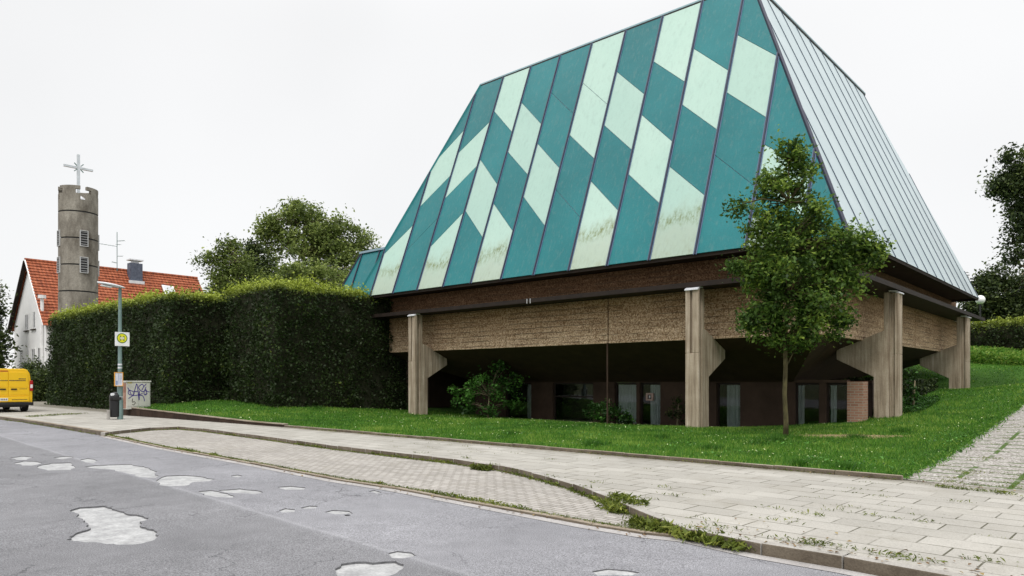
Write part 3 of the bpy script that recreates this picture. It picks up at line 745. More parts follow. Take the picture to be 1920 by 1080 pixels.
# funnel-shaped soffit that narrows to the recessed ground floor
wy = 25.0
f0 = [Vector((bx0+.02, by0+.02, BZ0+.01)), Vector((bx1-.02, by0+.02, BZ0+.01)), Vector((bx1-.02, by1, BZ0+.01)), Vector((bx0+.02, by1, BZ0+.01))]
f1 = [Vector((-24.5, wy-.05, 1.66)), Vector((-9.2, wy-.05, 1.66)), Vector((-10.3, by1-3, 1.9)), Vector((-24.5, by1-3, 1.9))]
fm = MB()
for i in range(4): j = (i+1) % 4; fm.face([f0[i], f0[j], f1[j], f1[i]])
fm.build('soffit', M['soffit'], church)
# recessed ground-floor wall with openings
def wx(u): return onY(u, 760, wy).x
ops = [(948, 996, 'thin'), (1036, 1112, 'dark'), (1152, 1193, 'full'), (1199, 1238, 'half'), (1343, 1388, 'half2'), (1490, 1536, 'dark2'), (1549, 1606, 'dark3')]
wall = MB(); xprev = -24.6
for (ua, ub, kind_) in ops + [(None, None, None)]:
    xe = wx(ua) if ua else -7.45
    wall.box((xprev, wy, -.7), (xe, wy+.3, 1.62)); xprev = wx(ub) if ub else 0
wall.box((-24.6, wy-.02, 1.622), (-7.45, wy+.32, 1.72))
wall.box((-24.6, 25.302, -.7), (-24.3, 37, 1.9)); wall.box((-10.6, 27.2, -.7), (-10.3, 37, 3.0)); wall.box((-10.3, 26.9, -.7), (-7.2, 27.198, 1.7))
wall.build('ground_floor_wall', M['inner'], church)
bk = MB(); bk.box((-7.44, wy-.04, -.4), (-6.95, wy+.5, 1.66)); bk.build('brick_pier', M['brick'], church)
for (ua, ub, kind_) in ops:
    x0, x1 = wx(ua), wx(ub); y = wy + .12
    f = MB(); fw = .06
    f.box((x0, y, -.6), (x0+fw, y+.06, 1.618)); f.box((x1-fw, y, -.6), (x1, y+.06, 1.618)); f.box((x0+fw+.001, y, 1.55), (x1-fw-.001, y+.06, 1.618))
    if kind_ == 'dark': f.box((x0+fw+.001, y, .98), (x1-fw-.001, y+.06, 1.04))
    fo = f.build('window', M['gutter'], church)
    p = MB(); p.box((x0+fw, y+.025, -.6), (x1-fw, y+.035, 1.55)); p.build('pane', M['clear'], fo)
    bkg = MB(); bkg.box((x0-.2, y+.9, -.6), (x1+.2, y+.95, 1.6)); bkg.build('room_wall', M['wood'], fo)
    if kind_ in ('full', 'half', 'half2', 'thin', 'dark2', 'dark3'):
        a, b = x0+fw, x1-fw
        if kind_ == 'half': a = x0 + (x1-x0)*.42
        if kind_ == 'half2': a = x0 + (x1-x0)*.35
        if kind_ == 'thin': a = x1 - .38
        if kind_ == 'dark2': a = x0 + (x1-x0)*.05; b = a + .22
        if kind_ == 'dark3': a = x0 + (x1-x0)*.1; b = a + .2
        cu = MB(); n = 40
        for i in range(n):
            xa, xb = a+(b-a)*i/n, a+(b-a)*(i+1)/n
            ya, yb = (y+.07+.025*math.sin(xx*38)+.01*math.sin(xx*91) for xx in (xa, xb))
            cu.face([(xa, ya, -.55), (xb, yb, -.55), (xb, yb, 1.53), (xa, ya, 1.53)])
        cu.build('curtain', M['curtain'], fo)
x = wx(1217); vb = MB()
zc = onY(1217, 744, wy).z
for (dx0, dx1, dz0, dz1) in ((-.16, .16, .09, .15), (-.16, .16, -.15, -.09), (-.16, -.09, -.088, .088), (.09, .16, -.088, .088)): vb.box((x+dx0, wy+.02, zc+dz0), (x+dx1, wy+.115, zc+dz1))
vb2 = vb.build('vent_frame', plain('faded_pink', (.42, .3, .25), .6), church)
vv = MB(); vv.box((x-.088, wy+.08, zc-.088), (x+.088, wy+.11, zc+.088)); vv.build('vent_grille', M['black'], vb2)
vv = MB(); vv.box((x-.03, wy+.05, zc-.05), (x+.02, wy+.079, zc+.05)); vv.build('vent_knob', M['white'], vb2)
dp = MB(); xx = jf; dp.tube([(xx, by0-.04, -.3), (xx, by0-.04, BZ0+.02)], .03, 8); dp.build('drainpipe', M['inner'], church)

# -- concrete fins
def fin(orig, along, inward, zb, tk=.46):
    """orig: outer left corner; along: unit vector of the thickness; inward: unit vector towards the building"""
    orig = Vector(orig); al = Vector(along); iw = Vector(inward)
    def P(a, s, z): return orig + al*a + iw*s + Vector((0, 0, z - orig.z))
    f = MB()
    body = [(.3, zb), (.3, 4.6), (.46, 4.6), (.46, 3.34), (1.08, 3.1), (1.95, 2.76), (1.95, 2.42), (.77, 1.81), (.77, zb)]
    f.prism([P(.03, s, z) for s, z in body], al*(tk-.06))
    f.prism([P(.1, s, z) for s, z in [(.13, zb), (.13, 4.58), (.299, 4.58), (.299, zb)]], al*(tk-.2))
    zt = 2.55
    f.prism([P(0, s, z) for s, z in [(0, zb), (0, zt), (.128, zt), (.128, zb)]], al*tk)
    for a0, a1 in ((0, .16), (.245, tk)):
        f.prism([P(a0, s, z) for s, z in [(0, zt+.001), (0, 4.56), (.128, 4.56), (.128, zt+.001)]], al*(a1-a0))
    o = f.build('concrete_fin', M['concrete'], church, bevel=.018)
    c = MB(); c.prism([P(0.0, s, z) for s, z in [(-.05, 4.53), (-.05, 4.565), (.1, 4.645), (.3, 4.645), (.3, 4.61), (0.13, 4.59), (-.01, 4.53)]], al*tk)
    c.build('fin_cap', M['cap'], o)
    return o
fin((-24.42, EY0, 0), (1, 0, 0), (0, 1, 0), -.2); fin((-10.98, EY0, 0), (1, 0, 0), (0, 1, 0), -.2)
fin((EX1, 25.8, 0), (0, 1, 0), (-1, 0, 0), -.1); fin((EX1, 37.75, 0), (0, 1, 0), (-1, 0, 0), 0)

# ------------------------------------------------------------------ bell tower
TC = atd(147, 716, 52); TC.z = 0; TR = 1.25
dz_px = 52/FPX
def tz(v): return EYE + (HV-v)*dz_px
tower = thing('bell_tower', TC, 'round grey concrete bell tower with louvres and metal cross', 'tower')
top = tz(355); NA = 96
view_a = math.atan2(-CF.y - CR.y*(147-960)/FPX, -CF.x - CR.x*(147-960)/FPX)
rings = [tz(v) for v in (402, 451, 500, 549)]
zs = sorted(set([-.3] + sum([[r-.05, r+.05] for r in rings], []) + [tz(380), tz(369), tz(361), top]))
notch_a = [view_a + R(16) + k*math.pi/2 for k in range(4)]
def cell(i, j):
    a = (i+.5)/NA*2*math.pi; z = (zs[j]+zs[j+1])/2
    if z < tz(380): return True
    for na in notch_a:
        d = (a-na+math.pi) % (2*math.pi) - math.pi
        if abs(d) < R(8.5): return False
        if tz(369) < z < tz(361) and abs(d) < R(25): return False
    return True
mb = MB(); ri = TR-.24
def tp_(r, i, z): a = i/NA*2*math.pi; return TC + Vector((r*math.cos(a), r*math.sin(a), z))
for i in range(NA):
    for j in range(len(zs)-1):
        if not cell(i, j): continue
        ring = any(abs((zs[j]+zs[j+1])/2 - r) < .03 for r in rings)
        r = TR - (.05 if ring else 0); z0, z1_ = zs[j], zs[j+1]; i2 = i+1
        mb.face([tp_(r, i, z0), tp_(r, i2, z0), tp_(r, i2, z1_), tp_(r, i, z1_)], 1 if ring else 0); mb.face([tp_(ri, i2, z0), tp_(ri, i, z0), tp_(ri, i, z1_), tp_(ri, i2, z1_)])
        if ring:
            for zz in (z0, z1_): mb.face([tp_(r, i, zz), tp_(TR, i, zz), tp_(TR, i2, zz), tp_(r, i2, zz)])
        if j == len(zs)-2 or not cell(i, j+1): mb.face([tp_(r, i, z1_), tp_(r, i2, z1_), tp_(ri, i2, z1_), tp_(ri, i, z1_)])
        if j > 0 and not cell(i, j-1): mb.face([tp_(ri, i, z0), tp_(ri, i2, z0), tp_(r, i2, z0), tp_(r, i, z0)])
        if not cell((i+1) % NA, j): mb.face([tp_(r, i2, z0), tp_(ri, i2, z0), tp_(ri, i2, z1_), tp_(r, i2, z1_)])
        if not cell((i-1) % NA, j): mb.face([tp_(r, i, z1_), tp_(ri, i, z1_), tp_(ri, i, z0), tp_(r, i, z0)])
mb.build('shaft', [M['tower'], M['louver']], tower)
pr = MB(); pr.tube_prof([(ri-.03, tz(382)), (ri-.03, tz(379)), (.12, tz(366))], TC, 4, 0); pr.build('pyramid_roof', M['cap'], tower)
for na in notch_a:
    for va, vb_ in ((438, 465), (487, 514)):
        z0, z1_ = tz(vb_), tz(va); wa = R(14.5)
        fr = MB(); d = Vector((math.cos(na), math.sin(na), 0)); s = Vector((-d.y, d.x, 0)); hw = .22
        def q(a, b, z): return TC + d*(TR+b) + s*a + Vector((0, 0, z))
        def bx(m_, a0, a1, b0, b1, za, zb_): m_.prism([q(a0, b0, za), q(a1, b0, za), q(a1, b1, za), q(a0, b1, za)], (0, 0, zb_-za))
        bx(fr, -hw-.05, -hw, -.1, .05, z0, z1_); bx(fr, hw, hw+.05, -.1, .05, z0, z1_); bx(fr, -hw-.05, hw+.05, -.1, .05, z0-.05, z0-.001); bx(fr, -hw-.05, hw+.05, -.1, .05, z1_+.001, z1_+.05)
        fo = fr.build('louvre_window', M['frame_pale'], tower)
        bkm = MB(); bx(bkm, -hw, hw, -.1, 0.008, z0, z1_); bkm.build('opening', M['louver'], fo)
        sl = MB()
        for k in range(6):
            zz = z0 + (z1_-z0)*(k+.5)/6; sl.prism([q(-hw, .01, zz+.04), q(hw, .01, zz+.04), q(hw, .045, zz-.02), q(-hw, .045, zz-.02)], (0, 0, .015))
        sl.build('slats', M['slat'], fo)
cr = MB(); cx = TC + Vector((0, 0, 0)); cb = .085
cr.bar(cx + Vector((0, 0, tz(382))), cx + Vector((0, 0, tz(290))), 2*cb, 2*cb)
ah = tz(315); cr2 = MB()
for sgn in (-1, 1): cr2.bar(cx + Vector((0, sgn*.087, ah)), cx + Vector((0, sgn*.95, ah)), .15, .15)
crs = cr.build('cross', M['silver'], tower); cr2.build('cross_arm', M['silver'], crs)
for sg in (-1, 1):
    for sv in (-1, 1): cr3 = MB(); cr3.bar(cx + Vector((.1, sg*.12, ah+sv*.12)), cx + Vector((.1, sg*.3, ah+sv*.3)), .06, .06, 0, (1, 0, 0)); cr3.build('cross_ray', M['galv'], crs)

# ------------------------------------------------------------------ white house with red roof
HY = 18.7; hp = [onY(55, 488, HY), onY(26, 600, HY), onY(90, 600, HY)]
hx = hp[0].x; hl, hr = onY(27, 640, HY).x, onY(86, 640, HY).x; rz = hp[0].z; ez = onY(57, 606, HY).z; HY2 = 33.0
house = thing('house', (hx, 26, 0), 'white rendered house with steep red tiled roof behind the round tower', 'house')
hm = MB(); apex = Vector((hx, HY, rz-.25))
sl_l = (rz-ez)/(hx-hl); 
hm.prism([(hl, HY, -.3), (hr, HY, -.3), (hr, HY, ez), (hx, HY, rz-.3), (hl, HY, ez)], (0, HY2-HY, 0)); hm.build('wall', M['render'], house)
rf = MB(); nrow = 22
for side, xe in ((1, hr+.55), (-1, hl-.55)):
    a = Vector((hx, 0, rz)); b = Vector((xe, 0, ez-.45)); d = b-a; nr = Vector((-d.z*1, 0, d.x)).normalized(); nr = nr if nr.z > 0 else -nr
    for k in range(nrow):
        p0 = a + d*(k/nrow); p1 = a + d*((k+1.08)/nrow)
        f = [p0 + nr*.02, p1 + nr*.09, p1 + nr*.02, p0 - nr*.04]
        rf.prism([Vector((p.x, HY-.35, p.z)) for p in f], (0, HY2-HY+.7, 0))
rfo = rf.build('roof', M['tile'], house)
vg = MB()
for xe, off_ in ((hl-.6, -.02),): vg.bar((hx, HY-.3, rz-.12), (xe, HY-.3, ez-.6), .18, .3, 0, (0, 1, 0))
vg.build('bargeboard', M['wood'], house)
vg = MB(); vg.bar((hx+.1, HY-.36, rz-.02), (hr+.55, HY-.36, ez-.47), .05, .1, 0, (0, 1, 0)); vg.build('bargeboard', M['white'], house)
rg = MB(); rg.tube([(hx, HY-.35, rz+.03), (hx, HY2+.35, rz+.03)], .14, 8); rg.build('ridge_tiles', M['tile'], rfo)
for (u0, v0, u1, v1) in ((47.5, 589, 54, 619), (60, 584, 67, 616), (38, 656, 43.5, 682), (48.5, 654, 55, 681), (60, 652.5, 66.5, 680), (71.5, 651, 78.5, 679)):
    a = onY(u0, v0, HY); b = onY(u1, v1, HY); x0, x1, z0, z1_ = a.x, b.x, b.z, a.z
    f = MB()
    f.box((x0, HY-.03, z0), (x0+.1, HY+.05, z1_)); f.box((x1-.1, HY-.03, z0), (x1, HY+.05, z1_)); f.box((x0+.1, HY-.03, z1_-.1), (x1-.1, HY+.05, z1_)); f.box((x0+.1, HY-.03, z0), (x1-.1, HY+.05, z0+.1)); f.box(((x0+x1)/2-.04, HY-.028, z0+.1), ((x0+x1)/2+.04, HY+.05, z1_-.1))
    fo = f.build('window', M['white'], house)
    p = MB(); p.box((x0+.05, HY-.012, z0+.05), (x1-.05, HY-.004, z1_-.05)); p.build('pane', M['glass'], fo)
    if v0 in (584, 654): cu_ = MB(); cu_.box((x0+.1, HY-.022, z0+.1), ((x0+x1)/2-.12, HY-.014, z1_-.1)); cu_.build('curtain', M['white'], fo)
    s_ = MB(); s_.box((x0-.12, HY-.14, z0-.1), (x1+.12, HY+.0, z0-.02)); s_.build('sill', M['brownwall'] if v0 < 600 else M['white'], fo)
dn = MB(); dxp = onY(82, 600, HY).x; dn.tube([(dxp, HY-.12, 0), (dxp, HY-.12, onY(82, 560, HY).z)], .13, 8); dn.tube([(dxp, HY-.12, onY(82, 560, HY).z+.01), (dxp, HY-.12, onY(82, 556, HY).z+.1)], .3, 8)
dn.build('drainpipe', M['white'], house)
# roof furniture: on the slope facing the church
def on_slope(u, v):
    a = Vector((hx, 0, rz)); d = Vector((hr+.55-hx, 0, ez-.45-rz)); n_ = Vector((-d.z, 0, d.x)).normalized(); r = ray(u, v); o = Vector((0, 0, EYE))
    s = (a-o).dot(n_)/r.dot(n_); return o + r*s
cp = on_slope(254, 527); ch = MB(); cz = EYE + (HV-494)/FPX*(cp-Vector((0,0,EYE))).dot(CF)
ch.box((cp.x-.5, cp.y-.55, cp.z-1.5), (cp.x+.25, cp.y+.55, cz)); cho = ch.build('chimney', M['slate'], house)
ch = MB(); ch.box((cp.x-.55, cp.y-.62, cz+.25), (cp.x+.3, cp.y+.62, cz+.36)); ch.box((cp.x-.3, cp.y-.3, cz+.001), (cp.x+.05, cp.y+.3, cz+.249)); ch.build('chimney_cap', M['cap'], cho)
fl = MB(); fl.box((cp.x+.26, cp.y-.7, cp.z-.5), (cp.x+.34, cp.y+.7, cp.z-.0)); fl.build('flashing', M['cap'], cho)
ap = on_slope(217, 503); at_ = MB(); D_ = (ap-Vector((0,0,EYE))).dot(CF); ax, ay = hx+.2, ap.y
az = lambda v: EYE + (HV-v)/FPX*D_
at_.tube([(ax, ay, rz-.3), (ax, ay, az(436))], .035, 6)
for v, ln, dr in ((463, 1.7, (.0, -1)), (481, .5, (0, 1)), (494, .45, (0, -1)), (453, .7, (.7, .7)), (459, .5, (-.7, .7))):
    at_.tube([(ax, ay, az(v)), (ax+dr[0]*ln, ay+dr[1]*ln, az(v)+.06)], .022, 5)
    for k in range(5): q_ = .2+.75*k/4; at_.tube([(ax+dr[0]*ln*q_-.2*dr[1], ay+dr[1]*ln*q_+.2*dr[0], az(v)+.06*q_), (ax+dr[0]*ln*q_+.2*dr[1], ay+dr[1]*ln*q_-.2*dr[0], az(v)+.06*q_)], .012, 4)
at_.build('antenna', M['galv'], house)
a, b, c_, d_ = (on_slope(*p) for p in ((302, 537), (324, 540), (329, 556), (308, 554)))
n_ = (b-a).cross(d_-a).normalized(); n_ = n_ if n_.z > 0 else -n_
skl = MB(); skl.prism([p + n_*.1 for p in (a, b, c_, d_)], n_*.12); so = skl.build('skylight', M['white'], rfo)
skp = MB(); ctr = (a+b+c_+d_)/4; skp.prism([ctr + (p-ctr)*.82 + n_*.222 for p in (a, b, c_, d_)], n_*.01); skp.build('pane', plain('sky_glass', (.5, .52, .55), .05, 0, .8), so)

# ------------------------------------------------------------------ yellow van
VP = G(56, 772, pav)
van = thing('van', (VP.x, VP.y, VP.z), 'yellow delivery van seen from behind at left edge of street', 'van')
vz = VP.z; vx = VP.x; vyR = VP.y + .12; W_ = 1.9; vyL = vyR - W_; LEN = 4.7
def vsec(x, inset_top=0.0, dz_=0):
    h = 1.95; pts = []
    prof = [(0, .32), (0, .95), (.03, 1.15), (.1, 1.72), (.2, 1.9), (.34, 1.95)]
    for a, z in prof: pts.append((a, z))
    for a, z in prof[::-1]: pts.append((W_-a, z))
    return [Vector((x, vyL + a, vz + z + dz_)) for a, z in pts]
secs = [vsec(vx)]; bm_ = MB()
k0 = 0
xsv = [vx, vx-.12, vx-LEN*.55, vx-LEN*.75, vx-LEN*.95, vx-LEN]
ring = []
for i, x in enumerate(xsv):
    s_ = vsec(x)
    f_ = [1, 1, 1, 1, .62, .5][i]
    if f_ < 1:
        for p in s_: p.z = vz + .32 + (p.z-vz-.32)*f_
    if i == 0:
        cyy = (vyL+vyR)/2
        for p in s_: p.y = cyy + (p.y-cyy)*.98
    bm_.v += s_; ring.append(len(s_))
n = ring[0]
for i in range(len(xsv)-1):
    for j in range(n):
        jj = (j+1) % n; bm_.f.append([i*n+j, i*n+jj, (i+1)*n+jj, (i+1)*n+j]); bm_.m.append(0)
bm_.f.append(list(range(n))); bm_.m.append(0); bm_.f.append([(len(xsv)-1)*n+j for j in range(n)][::-1]); bm_.m.append(0)
bm_.build('body', M['yellow'], van, bevel=.03)
cy = (vyL+vyR)/2
def rear(y0, y1, z0, z1_, x0=0.0, x1=.03): return ((vx+x0, y0, vz+z0), (vx+x1, y1, vz+z1_))
for sg in (-1, 1):
    d_ = MB(); ya, yb = (cy+.008, cy+.80) if sg > 0 else (cy-.80, cy-.008)
    yt_ = .73
    d_.prism([(vx+.002, cy+sg*.008, vz+.72), (vx+.002, cy+sg*.80, vz+.72), (vx+.002, cy+sg*.80, vz+1.1), (vx+.002, cy+sg*yt_, vz+1.72), (vx+.002, cy+sg*.66, vz+1.8), (vx+.002, cy+sg*.008, vz+1.8)], (.03, 0, 0))
    do = d_.build('door', M['yellow'], van, bevel=.012)
    p_ = MB(); p_.box(*rear(*sorted((cy+sg*.06, cy+sg*.74)), 1.12, 1.14, .033, .04)); p_.box(*rear(*sorted((cy+sg*.06, cy+sg*.72)), .80, .815, .033, .04)); p_.build('door_crease', M['yellow'], do)
    h_ = MB(); h_.box(*rear(*sorted((cy+sg*.1, cy+sg*.32)), 1.0, 1.06, .033, .06)); h_.build('handle', M['black'], do)
    tx = MB(); r_ = random.Random(5+sg)
    for (yy0, yy1, zz) in ((.36, .66, 1.47), (.0, .66, 1.395)):
        y_ = yy0 + .03
        while y_ < yy1: l_ = r_.uniform(.02, .05); tx.box(*rear(*sorted((cy+sg*y_, cy+sg*(y_+l_))), zz, zz+.045, .0325, .0345)); y_ += l_ + .012
    y_ = .42
    while y_ < .68: l_ = r_.uniform(.02, .04); tx.box(*rear(*sorted((cy+sg*y_, cy+sg*(y_+l_))), 1.03, 1.055, .0325, .0345)); y_ += l_+.012
    tx.build('lettering', M['ink'], do)
    tl = MB(); y0, y1 = sorted((cy+sg*.815, cy+sg*.945)); tl.box(*rear(y0, y1, .95, 1.42, .003, .05)); to_ = tl.build('tail_lamp', M['red'], van, bevel=.02)
    tl2 = MB(); tl2.box(*rear(y0+.02, y1-.02, 1.08, 1.24, .051, .06)); tl2.build('reversing_lens', M['white'], to_)
bp = MB(); bp.box(*rear(vyL+.02, vyR-.02, .3, .44, .002, .12)); bp.build('bumper', M['black'], van, bevel=.03)
lb = MB(); lb.box(*rear(cy-.78, cy+.78, .46, .7, .002, .09)); lbo = lb.build('tailboard', M['yellow'], van, bevel=.02)
np_ = MB(); np_.box(*rear(cy-.42, cy-.03, .52, .64, .091, .1)); npo = np_.build('number_plate', M['white'], van)
tx = MB(); y_ = cy - .37
for l_ in (.05, .04, .05, .05, .045): tx.box(*rear(y_, y_+l_*.8, .545, .615, .1005, .102)); y_ += l_+.02
tx.build('plate_characters', M['ink'], npo)
tx = MB(); y_ = cy + .12
while y_ < cy + .7: tx.box(*rear(y_, y_+.035, .54, .58, .0905, .0925)); y_ += .05
tx.build('lettering', M['ink'], lbo)
rs = MB(); rs.box(*rear(cy-.74, cy-.008, 1.82, 1.86, .002, .02)); rs.build('red_strip', M['redband'], van)
wnw = MB(); wnw.box(*rear(cy-.5, cy-.32, 1.42, 1.49, .033, .037)); wnw.build('badge', M['white'], van)
for xw in (vx-.85, vx-3.8):
    for yw in (vyL+.02, vyR-.24):
        wh = MB(); wh.tube([(xw, yw, vz+.33), (xw, yw+.22, vz+.33)], .33, 20); wo_ = wh.build('wheel', M['rubber'], van, bevel=.02)
        wr = MB(); wr.tube([(xw, yw-.01, vz+.33), (xw, yw+.23, vz+.33)], .19, 16); wr.build('rim', M['silver'], wo_)
ub = MB(); ub.box((vx-4.4, vyL+.26, vz+.22), (vx-.1, vyR-.26, vz+.319)); ub.build('underbody', M['black'], van)
sk = MB(); sk.box((vx-4.0, vyR-.012, vz+.28), (vx-.0, vyR+.02, vz+.52)); sk.build('side_trim', M['black'], van)

# ------------------------------------------------------------------ lamp post and the things on and beside it
LP = G(225, 786, pav); LPd = (LP-Vector((0, 0, EYE))).dot(CF)
def lz(v): return EYE + (HV-v)/FPX*LPd
lamp = thing('street_lamp', LP, 'green-grey street lamp post with flat pale head at pavement edge', 'street lamp')
zt = lz(541)
p = MB(); p.tube([LP - Vector((0, 0, .1)), LP + Vector((0, 0, 1.3))], .095, 14); p.tube([LP + Vector((0, 0, 1.301)), Vector((LP.x, LP.y, zt))], [.075, .055], 14); p.build('post', M['galv'], lamp, smooth=False)
hd = MB(); n = 12; L_ = .92
for i in range(n+1):
    s_ = i/n; ww = .17*math.sin(math.pi*min(1, .12+s_*.88))**.6 + .02; y = LP.y + .14 - s_*L_; zc_ = zt + .03 + .12*s_
    hh = .075*math.sin(math.pi*(.08+.84*s_))**.5
    for j in range(12):
        t_ = 2*math.pi*j/12; zz = math.sin(t_); hd.v.append(Vector((LP.x + ww*math.cos(t_), y, zc_ + hh*(zz if zz > 0 else zz*.5))))
for i in range(n):
    for j in range(12): jj = (j+1) % 12; hd.f.append([i*12+j, i*12+jj, (i+1)*12+jj, (i+1)*12+j]); hd.m.append(0)
hd.f.append(list(range(12))); hd.m.append(0); hd.f.append([n*12+j for j in range(12)]); hd.m.append(0)
ho = hd.build('lamp_head', M['lamp_grey'], lamp, smooth=True)
hl_ = MB(); hl_.prism([(LP.x-.11, LP.y-.3, zt+.035), (LP.x+.11, LP.y-.3, zt+.035), (LP.x+.09, LP.y-.66, zt+.075), (LP.x-.09, LP.y-.66, zt+.075)], (0, 0, -.04)); hl_.build('lens', M['globe'], ho, bevel=.01)
stk = MB()
for v in (685, 691): stk.tube([Vector((LP.x, LP.y, lz(v))), Vector((LP.x, LP.y, lz(v)+.06))], .074, 14)
stk.tube([Vector((LP.x, LP.y, lz(745))), Vector((LP.x, LP.y, lz(745)+.03))], .098, 14)
stk.build('sticker_band', M['cap'], lamp)
sx = LP.x + .085
sy0, sy1, sz0, sz1 = LP.y-.21, LP.y+.30, lz(649), lz(623)
sign = thing('bus_stop_sign', (sx, LP.y, sz0), 'square white bus stop sign with green ringed yellow disc on lamp post', 'sign')
b_ = MB(); b_.box((sx, sy0, sz0), (sx+.02, sy1, sz1)); b_.build('sign_plate', M['sign_white'], sign, bevel=.006)
scy, scz = (sy0+sy1)/2 - .01, (sz0+sz1)/2+.035
def disc(r, x0, x1, m, name):
    d = MB(); d.tube([(x0, scy, scz), (x1, scy, scz)], r, 32); return d.build(name, m, sign)
disc(.185, sx+.0205, sx+.024, M['sign_green'], 'ring'); disc(.155, sx+.0245, sx+.027, M['sign_yellow'], 'disc')
hb = MB()
for a_ in (-1, 1): hb.box((sx+.0275, scy+a_*.06-.02, scz-.09), (sx+.03, scy+a_*.06+.02, scz+.09))
hb.box((sx+.0275, scy-.0395, scz-.018), (sx+.03, scy+.0395, scz+.018)); hb.build('letter_h', M['sign_green'], sign)
hb = MB(); hb.box((sx+.0305, scy-.07, scz-.045), (sx+.032, scy+.07, scz+.045)); hb.build('faded_patch', plain('faded_white', (.7, .68, .5), .5), sign)
sb = MB(); sb.box((sx-.13, LP.y-.09, sz0+.1), (sx-.001, LP.y+.09, sz0+.14)); sb.box((sx-.13, LP.y-.09, sz1-.14), (sx-.001, LP.y+.09, sz1-.1)); sb.build('clamp', M['silver'], sign)
ty0, ty1, tz0, tz1 = LP.y-.24, LP.y+.06, lz(724), lz(698)
tb = thing('timetable_board', (sx, LP.y, tz0), 'small timetable board in orange frame low on the lamp post', 'notice board')
fr = MB(); x0 = sx + .02
fr.box((x0, ty0, tz0), (x0+.04, ty0+.02, tz1)); fr.box((x0, ty1-.02, tz0), (x0+.04, ty1, tz1)); fr.box((x0, ty0+.021, tz0), (x0+.04, ty1-.021, tz0+.02)); fr.box((x0, ty0+.021, tz1-.02), (x0+.04, ty1-.021, tz1)); fr.build('frame', M['orange'], tb)
fr = MB(); fr.box((x0+.005, ty0+.02, tz0+.02), (x0+.025, ty1-.02, tz1-.02)); pp = fr.build('timetable', M['paper'], tb)
fr = MB(); fr.box((x0+.026, ty0+.14, tz0+.06), (x0+.028, ty0+.15, tz1-.05)); fr.box((x0+.026, ty0+.06, tz0+.05), (x0+.028, ty0+.11, tz0+.2))
for k in range(7): fr.box((x0+.026, ty0+.17, tz0+.08+k*.05), (x0+.028, ty1-.05, tz0+.09+k*.05))
fr.build('print', M['blueink'], pp)
fr = MB(); fr.box((sx-.02, LP.y-.05, tz0+.1), (x0-.001, LP.y+.05, tz0+.14)); fr.box((sx-.02, LP.y-.05, tz1-.14), (x0-.001, LP.y+.05, tz1-.1)); fr.build('clamp', M['silver'], tb)
# litter bin
BPt = G(213, 786, pav); bd = (BPt-Vector((0, 0, EYE))).dot(CF); BPt += Vector((0.05, .05, 0))
binr = .2; bh = 51/FPX*bd
bn = thing('litter_bin', BPt, 'black litter bin with domed hood beside the lamp post', 'bin')
b_ = MB(); b_.tube_prof([(.17, .08), (.2, .12), (.205, bh*.66), (.19, bh*.68)], BPt, 20, 0); b_.build('bin_body', M['black'], bn)
b_ = MB(); b_.tube_prof([(.212, bh*.68+.002), (.212, bh*.8), (.2, bh*.88), (.16, bh*.95), (.09, bh*.99), (.01, bh)], BPt, 20, 0); ho = b_.build('hood', M['black'], bn, smooth=True)
b_ = MB(); b_.box((BPt.x+.12, BPt.y-.13, BPt.z+bh*.72), (BPt.x+.215, BPt.y+.13, BPt.z+bh*.82)); b_.build('opening', M['louver'], ho)
b_ = MB(); b_.box((BPt.x+.02, BPt.y-.19, BPt.z+bh*.86), (BPt.x+.16, BPt.y-.08, BPt.z+bh*.95)); b_.build('hood_plate', M['cap'], ho, bevel=.02)
b_ = MB(); b_.box((BPt.x-.03, BPt.y+.205, BPt.z-.02), (BPt.x+.03, BPt.y+.26, BPt.z+bh*.7)); b_.build('bracket', M['galv'], bn)
b_ = MB(); b_.box((BPt.x-.1, BPt.y-.27, BPt.z-.02), (BPt.x+.08, BPt.y-.215, BPt.z+.36)); b_.build('side_post', M['kerb'], bn)

# utility cabinet with graffiti
CBx = -31.2; cabc = onX(258, 735, CBx); c0 = onX(237, 762, CBx); c1 = onX(282, 714, CBx)
cz0 = c0.z - .12; cz1 = c1.z; cy0, cy1 = c0.y, c1.y
cab = thing('utility_cabinet', (CBx-.18, (cy0+cy1)/2, cz0), 'pale utility cabinet with purple graffiti standing on the lawn edge', 'cabinet')
b_ = MB(); b_.box((CBx-.38, cy0, cz0), (CBx, cy1, cz1-.06), 0); bo_ = b_.build('cabinet_body', M['cabinet'], cab, bevel=.012)
b_ = MB(); b_.box((CBx-.37, cy0-.006, cz0+.03), (CBx-.02, cy0-.001, cz1-.09)); b_.build('rusty_side', M['rust'], cab)
b_ = MB(); b_.box((CBx-.42, cy0-.03, cz1-.058), (CBx+.03, cy1+.03, cz1)); b_.build('lid', M['cabinet'], cab, bevel=.012)
b_ = MB(); b_.box((CBx+.001, cy0+.04, cz0+.12), (CBx+.012, (cy0+cy1)/2-.005, cz1-.1)); b_.box((CBx+.001, (cy0+cy1)/2+.005, cz0+.12), (CBx+.012, cy1-.04, cz1-.1)); do = b_.build('door', M['cabinet'], cab, bevel=.004)
gx0, gx1, gy0, gy1 = 160, 680, 140, 735
def gp(x, y): return Vector((CBx+.0145, cy0 + (x-gx0)/(gx1-gx0)*(cy1-cy0), cz1 - (y-gy0)/(gy1-gy0)*(cz1-cz0-.12)))
gf = MB()
